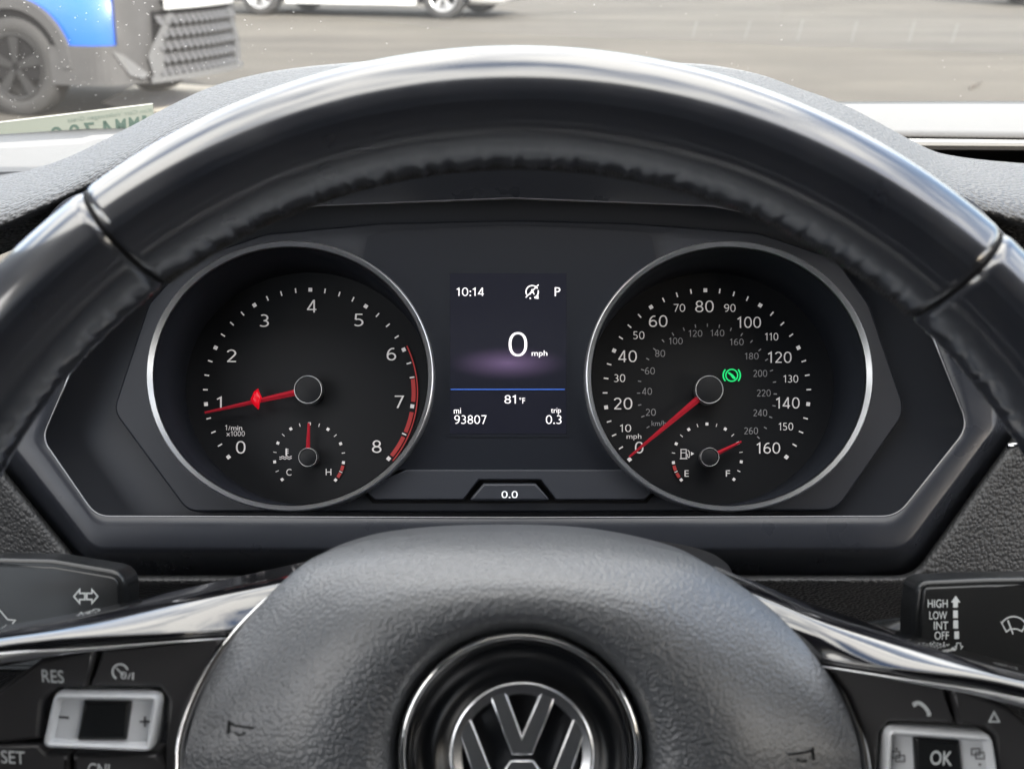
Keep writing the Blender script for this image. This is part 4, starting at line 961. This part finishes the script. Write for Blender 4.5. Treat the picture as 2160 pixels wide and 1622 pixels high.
# dark car at the right edge
frd = Fr(H(2190, 18, 0) + Vector((.6, 1.2, 0)), radians(200))
build_car('dark_car', frd, m_darkp, 'dark car whose bumper shows at the far right', 'car', .9, 1.0, 2.6, 1.8, .2, .95, 1.5, .32,
          [(-.1, .95, .9), (-.75, 1.42, .68), (-1.6, 1.48, .68), (-2.4, 1.4, .68), (-3.0, 1.0, .88)])
# blue crossover on the left
AB = radians(-19); gw = H(45, 246, 0); hb = Vector((cos(AB), sin(AB), 0)); lb = Vector((-sin(AB), cos(AB), 0))
WB_ = 1.80; frb = Fr(gw + lb * (WB_ / 2 + .012), AB)
blue = build_car('blue_car', frb, m_bluep, 'bright blue crossover with grey mesh grille nosing in at the left', 'car', .82, .85, 2.65, WB_, .24, 1.0, 1.6, .345,
          [(-.15, 1.02, .9), (-.85, 1.5, .7), (-1.7, 1.58, .7), (-2.9, 1.5, .7), (-3.35, 1.05, .85)], None, m_blackrim)
plan = smooth_line([(.30, -.912), (.50, -.905), (.66, -.875), (.77, -.80), (.84, -.68), (.89, -.5), (.925, -.25), (.935, 0), (.925, .25), (.89, .5), (.84, .68), (.77, .80), (.66, .875), (.50, .905), (.30, .912)], 8)
acc = [0]
for i in range(1, len(plan)): acc.append(acc[-1] + (plan[i] - plan[i - 1]).length)
def wrap(u, z, off=0.0):
    u = max(0, min(acc[-1], u)); i = max(j for j in range(len(acc)) if acc[j] <= u + 1e-9); i = min(i, len(plan) - 2)
    t = (u - acc[i]) / (acc[i + 1] - acc[i]); p = plan[i].lerp(plan[i + 1], t); d = (plan[i + 1] - plan[i]).normalized(); nn = Vector((d.y, -d.x))
    if nn.dot(p - Vector((0, 0))) < 0: nn = -nn
    p = p + nn * off; return frb(p.x, p.y, z)
def patch(mb, u0, u1, zfun, off, n=20, th=.02):
    a = []; b = []; c = []; d = []
    for i in range(n + 1):
        u = u0 + (u1 - u0) * i / n; z0_, z1_ = zfun((u - u0) / (u1 - u0)); a.append(wrap(u, z0_, off)); b.append(wrap(u, z1_, off)); c.append(wrap(u, z0_, off - th)); d.append(wrap(u, z1_, off - th))
    mb.loft([c, a, b, d], False, False)
AL = acc[-1]; uf = lambda s: s - .30                      # along the near flank u is about s-.30
mb = MB(); patch(mb, .0, AL, lambda t: (.235, .50), .012, 60, .08); obj('lower_bumper', mb, m_clad, blue)
mb = MB(); patch(mb, .50, AL - .5, lambda t: (.47, .84), .010, 50, .06); obj('bumper_corner', mb, m_clad, blue)
# cladding round the near wheel arch
for a in (0, -2.65):
    mb = MB(); n = 30
    def cp(r, z_): return [frb(a + r * cos(pi * (i / n)), -(WB_ / 2 + z_), .345 + r * sin(pi * i / n)) for i in range(n + 1)]
    mb.loft([cp(.40, .0), cp(.40, .03), cp(.475, .03), cp(.485, .0)], False, False); obj('arch_cladding', mb, m_clad, blue)
mb = MB(); u1, u2 = .80, AL - .80; cols = 14
for r_ in range(5):
    zt = .69 - r_ * .088
    for c_ in range(cols):
        ua = u1 + (u2 - u1) * (c_ + (.5 if r_ % 2 else 0)) / cols; ub = ua + (u2 - u1) / cols * .86
        if ub > u2: continue
        um = (ua + ub) / 2
        mb.add([wrap(ua, zt, .03), wrap(ub, zt, .03), wrap(ub, zt - .045, .06), wrap(um, zt - .072, .07), wrap(ua, zt - .045, .06), wrap(ua, zt - .06, .02), wrap(ub, zt - .06, .02), wrap(um, zt - .078, .02)],
               [[0, 1, 2, 3, 4], [4, 3, 7, 5], [3, 2, 6, 7]], False)
obj('grille', mb, m_grille, blue)
mb = MB(); patch(mb, .78, AL - .78, lambda t: (.25, .72), .018, 40, .03); obj('grille_back', mb, m_black, blue)
mb = MB(); patch(mb, .86, AL - .86, lambda t: (.73, .80), .07, 40, .05); obj('grille_bar', mb, m_lamp, blue)
mb = MB(); patch(mb, .70, AL - .70, lambda t: (.235, .275), .07, 40, .06); obj('bumper_lip', mb, m_fang, blue)
for sgn in (0, 1):
    U = (lambda u: u) if not sgn else (lambda u: AL - u)
    mb = MB(); mb.add([wrap(U(.46), .47, .03), wrap(U(.53), .44, .035), wrap(U(.70), .30, .04), wrap(U(.66), .27, .04), wrap(U(.56), .30, .035)], [[0, 1, 2, 3, 4]], False)
    mb.add([wrap(U(.70), .42, .05), wrap(U(.76), .52, .055), wrap(U(.90), .70, .06), wrap(U(.96), .70, .06), wrap(U(.84), .50, .055), wrap(U(.84), .28, .05), wrap(U(.74), .27, .05)], [[0, 1, 4, 5, 6], [1, 2, 3, 4]], False)
    obj('bumper_fang', mb, m_fang, blue)
    mb = MB(); mb.loft([[wrap(U(.50 + .3 * i / 8), .86, .02) for i in range(9)], [wrap(U(.52 + .3 * i / 8), .95, .0) for i in range(9)]], False, True); obj('headlight', mb, m_lamp, blue)
# fallen twig on the asphalt
q = H(2050, 182, .004)
mb = MB(); mb.tube([H(2047, 188, .01), H(2052, 182, .02), H(2061, 178, .012), H(2072, 173, .006)], [.005, .014, .009, .003], 8)
tag(obj('twig', mb, M('brown_twig', (.05, .042, .035), .8), None, None, q), 'small brown twig lying alone on the pavement at right', 'twig')
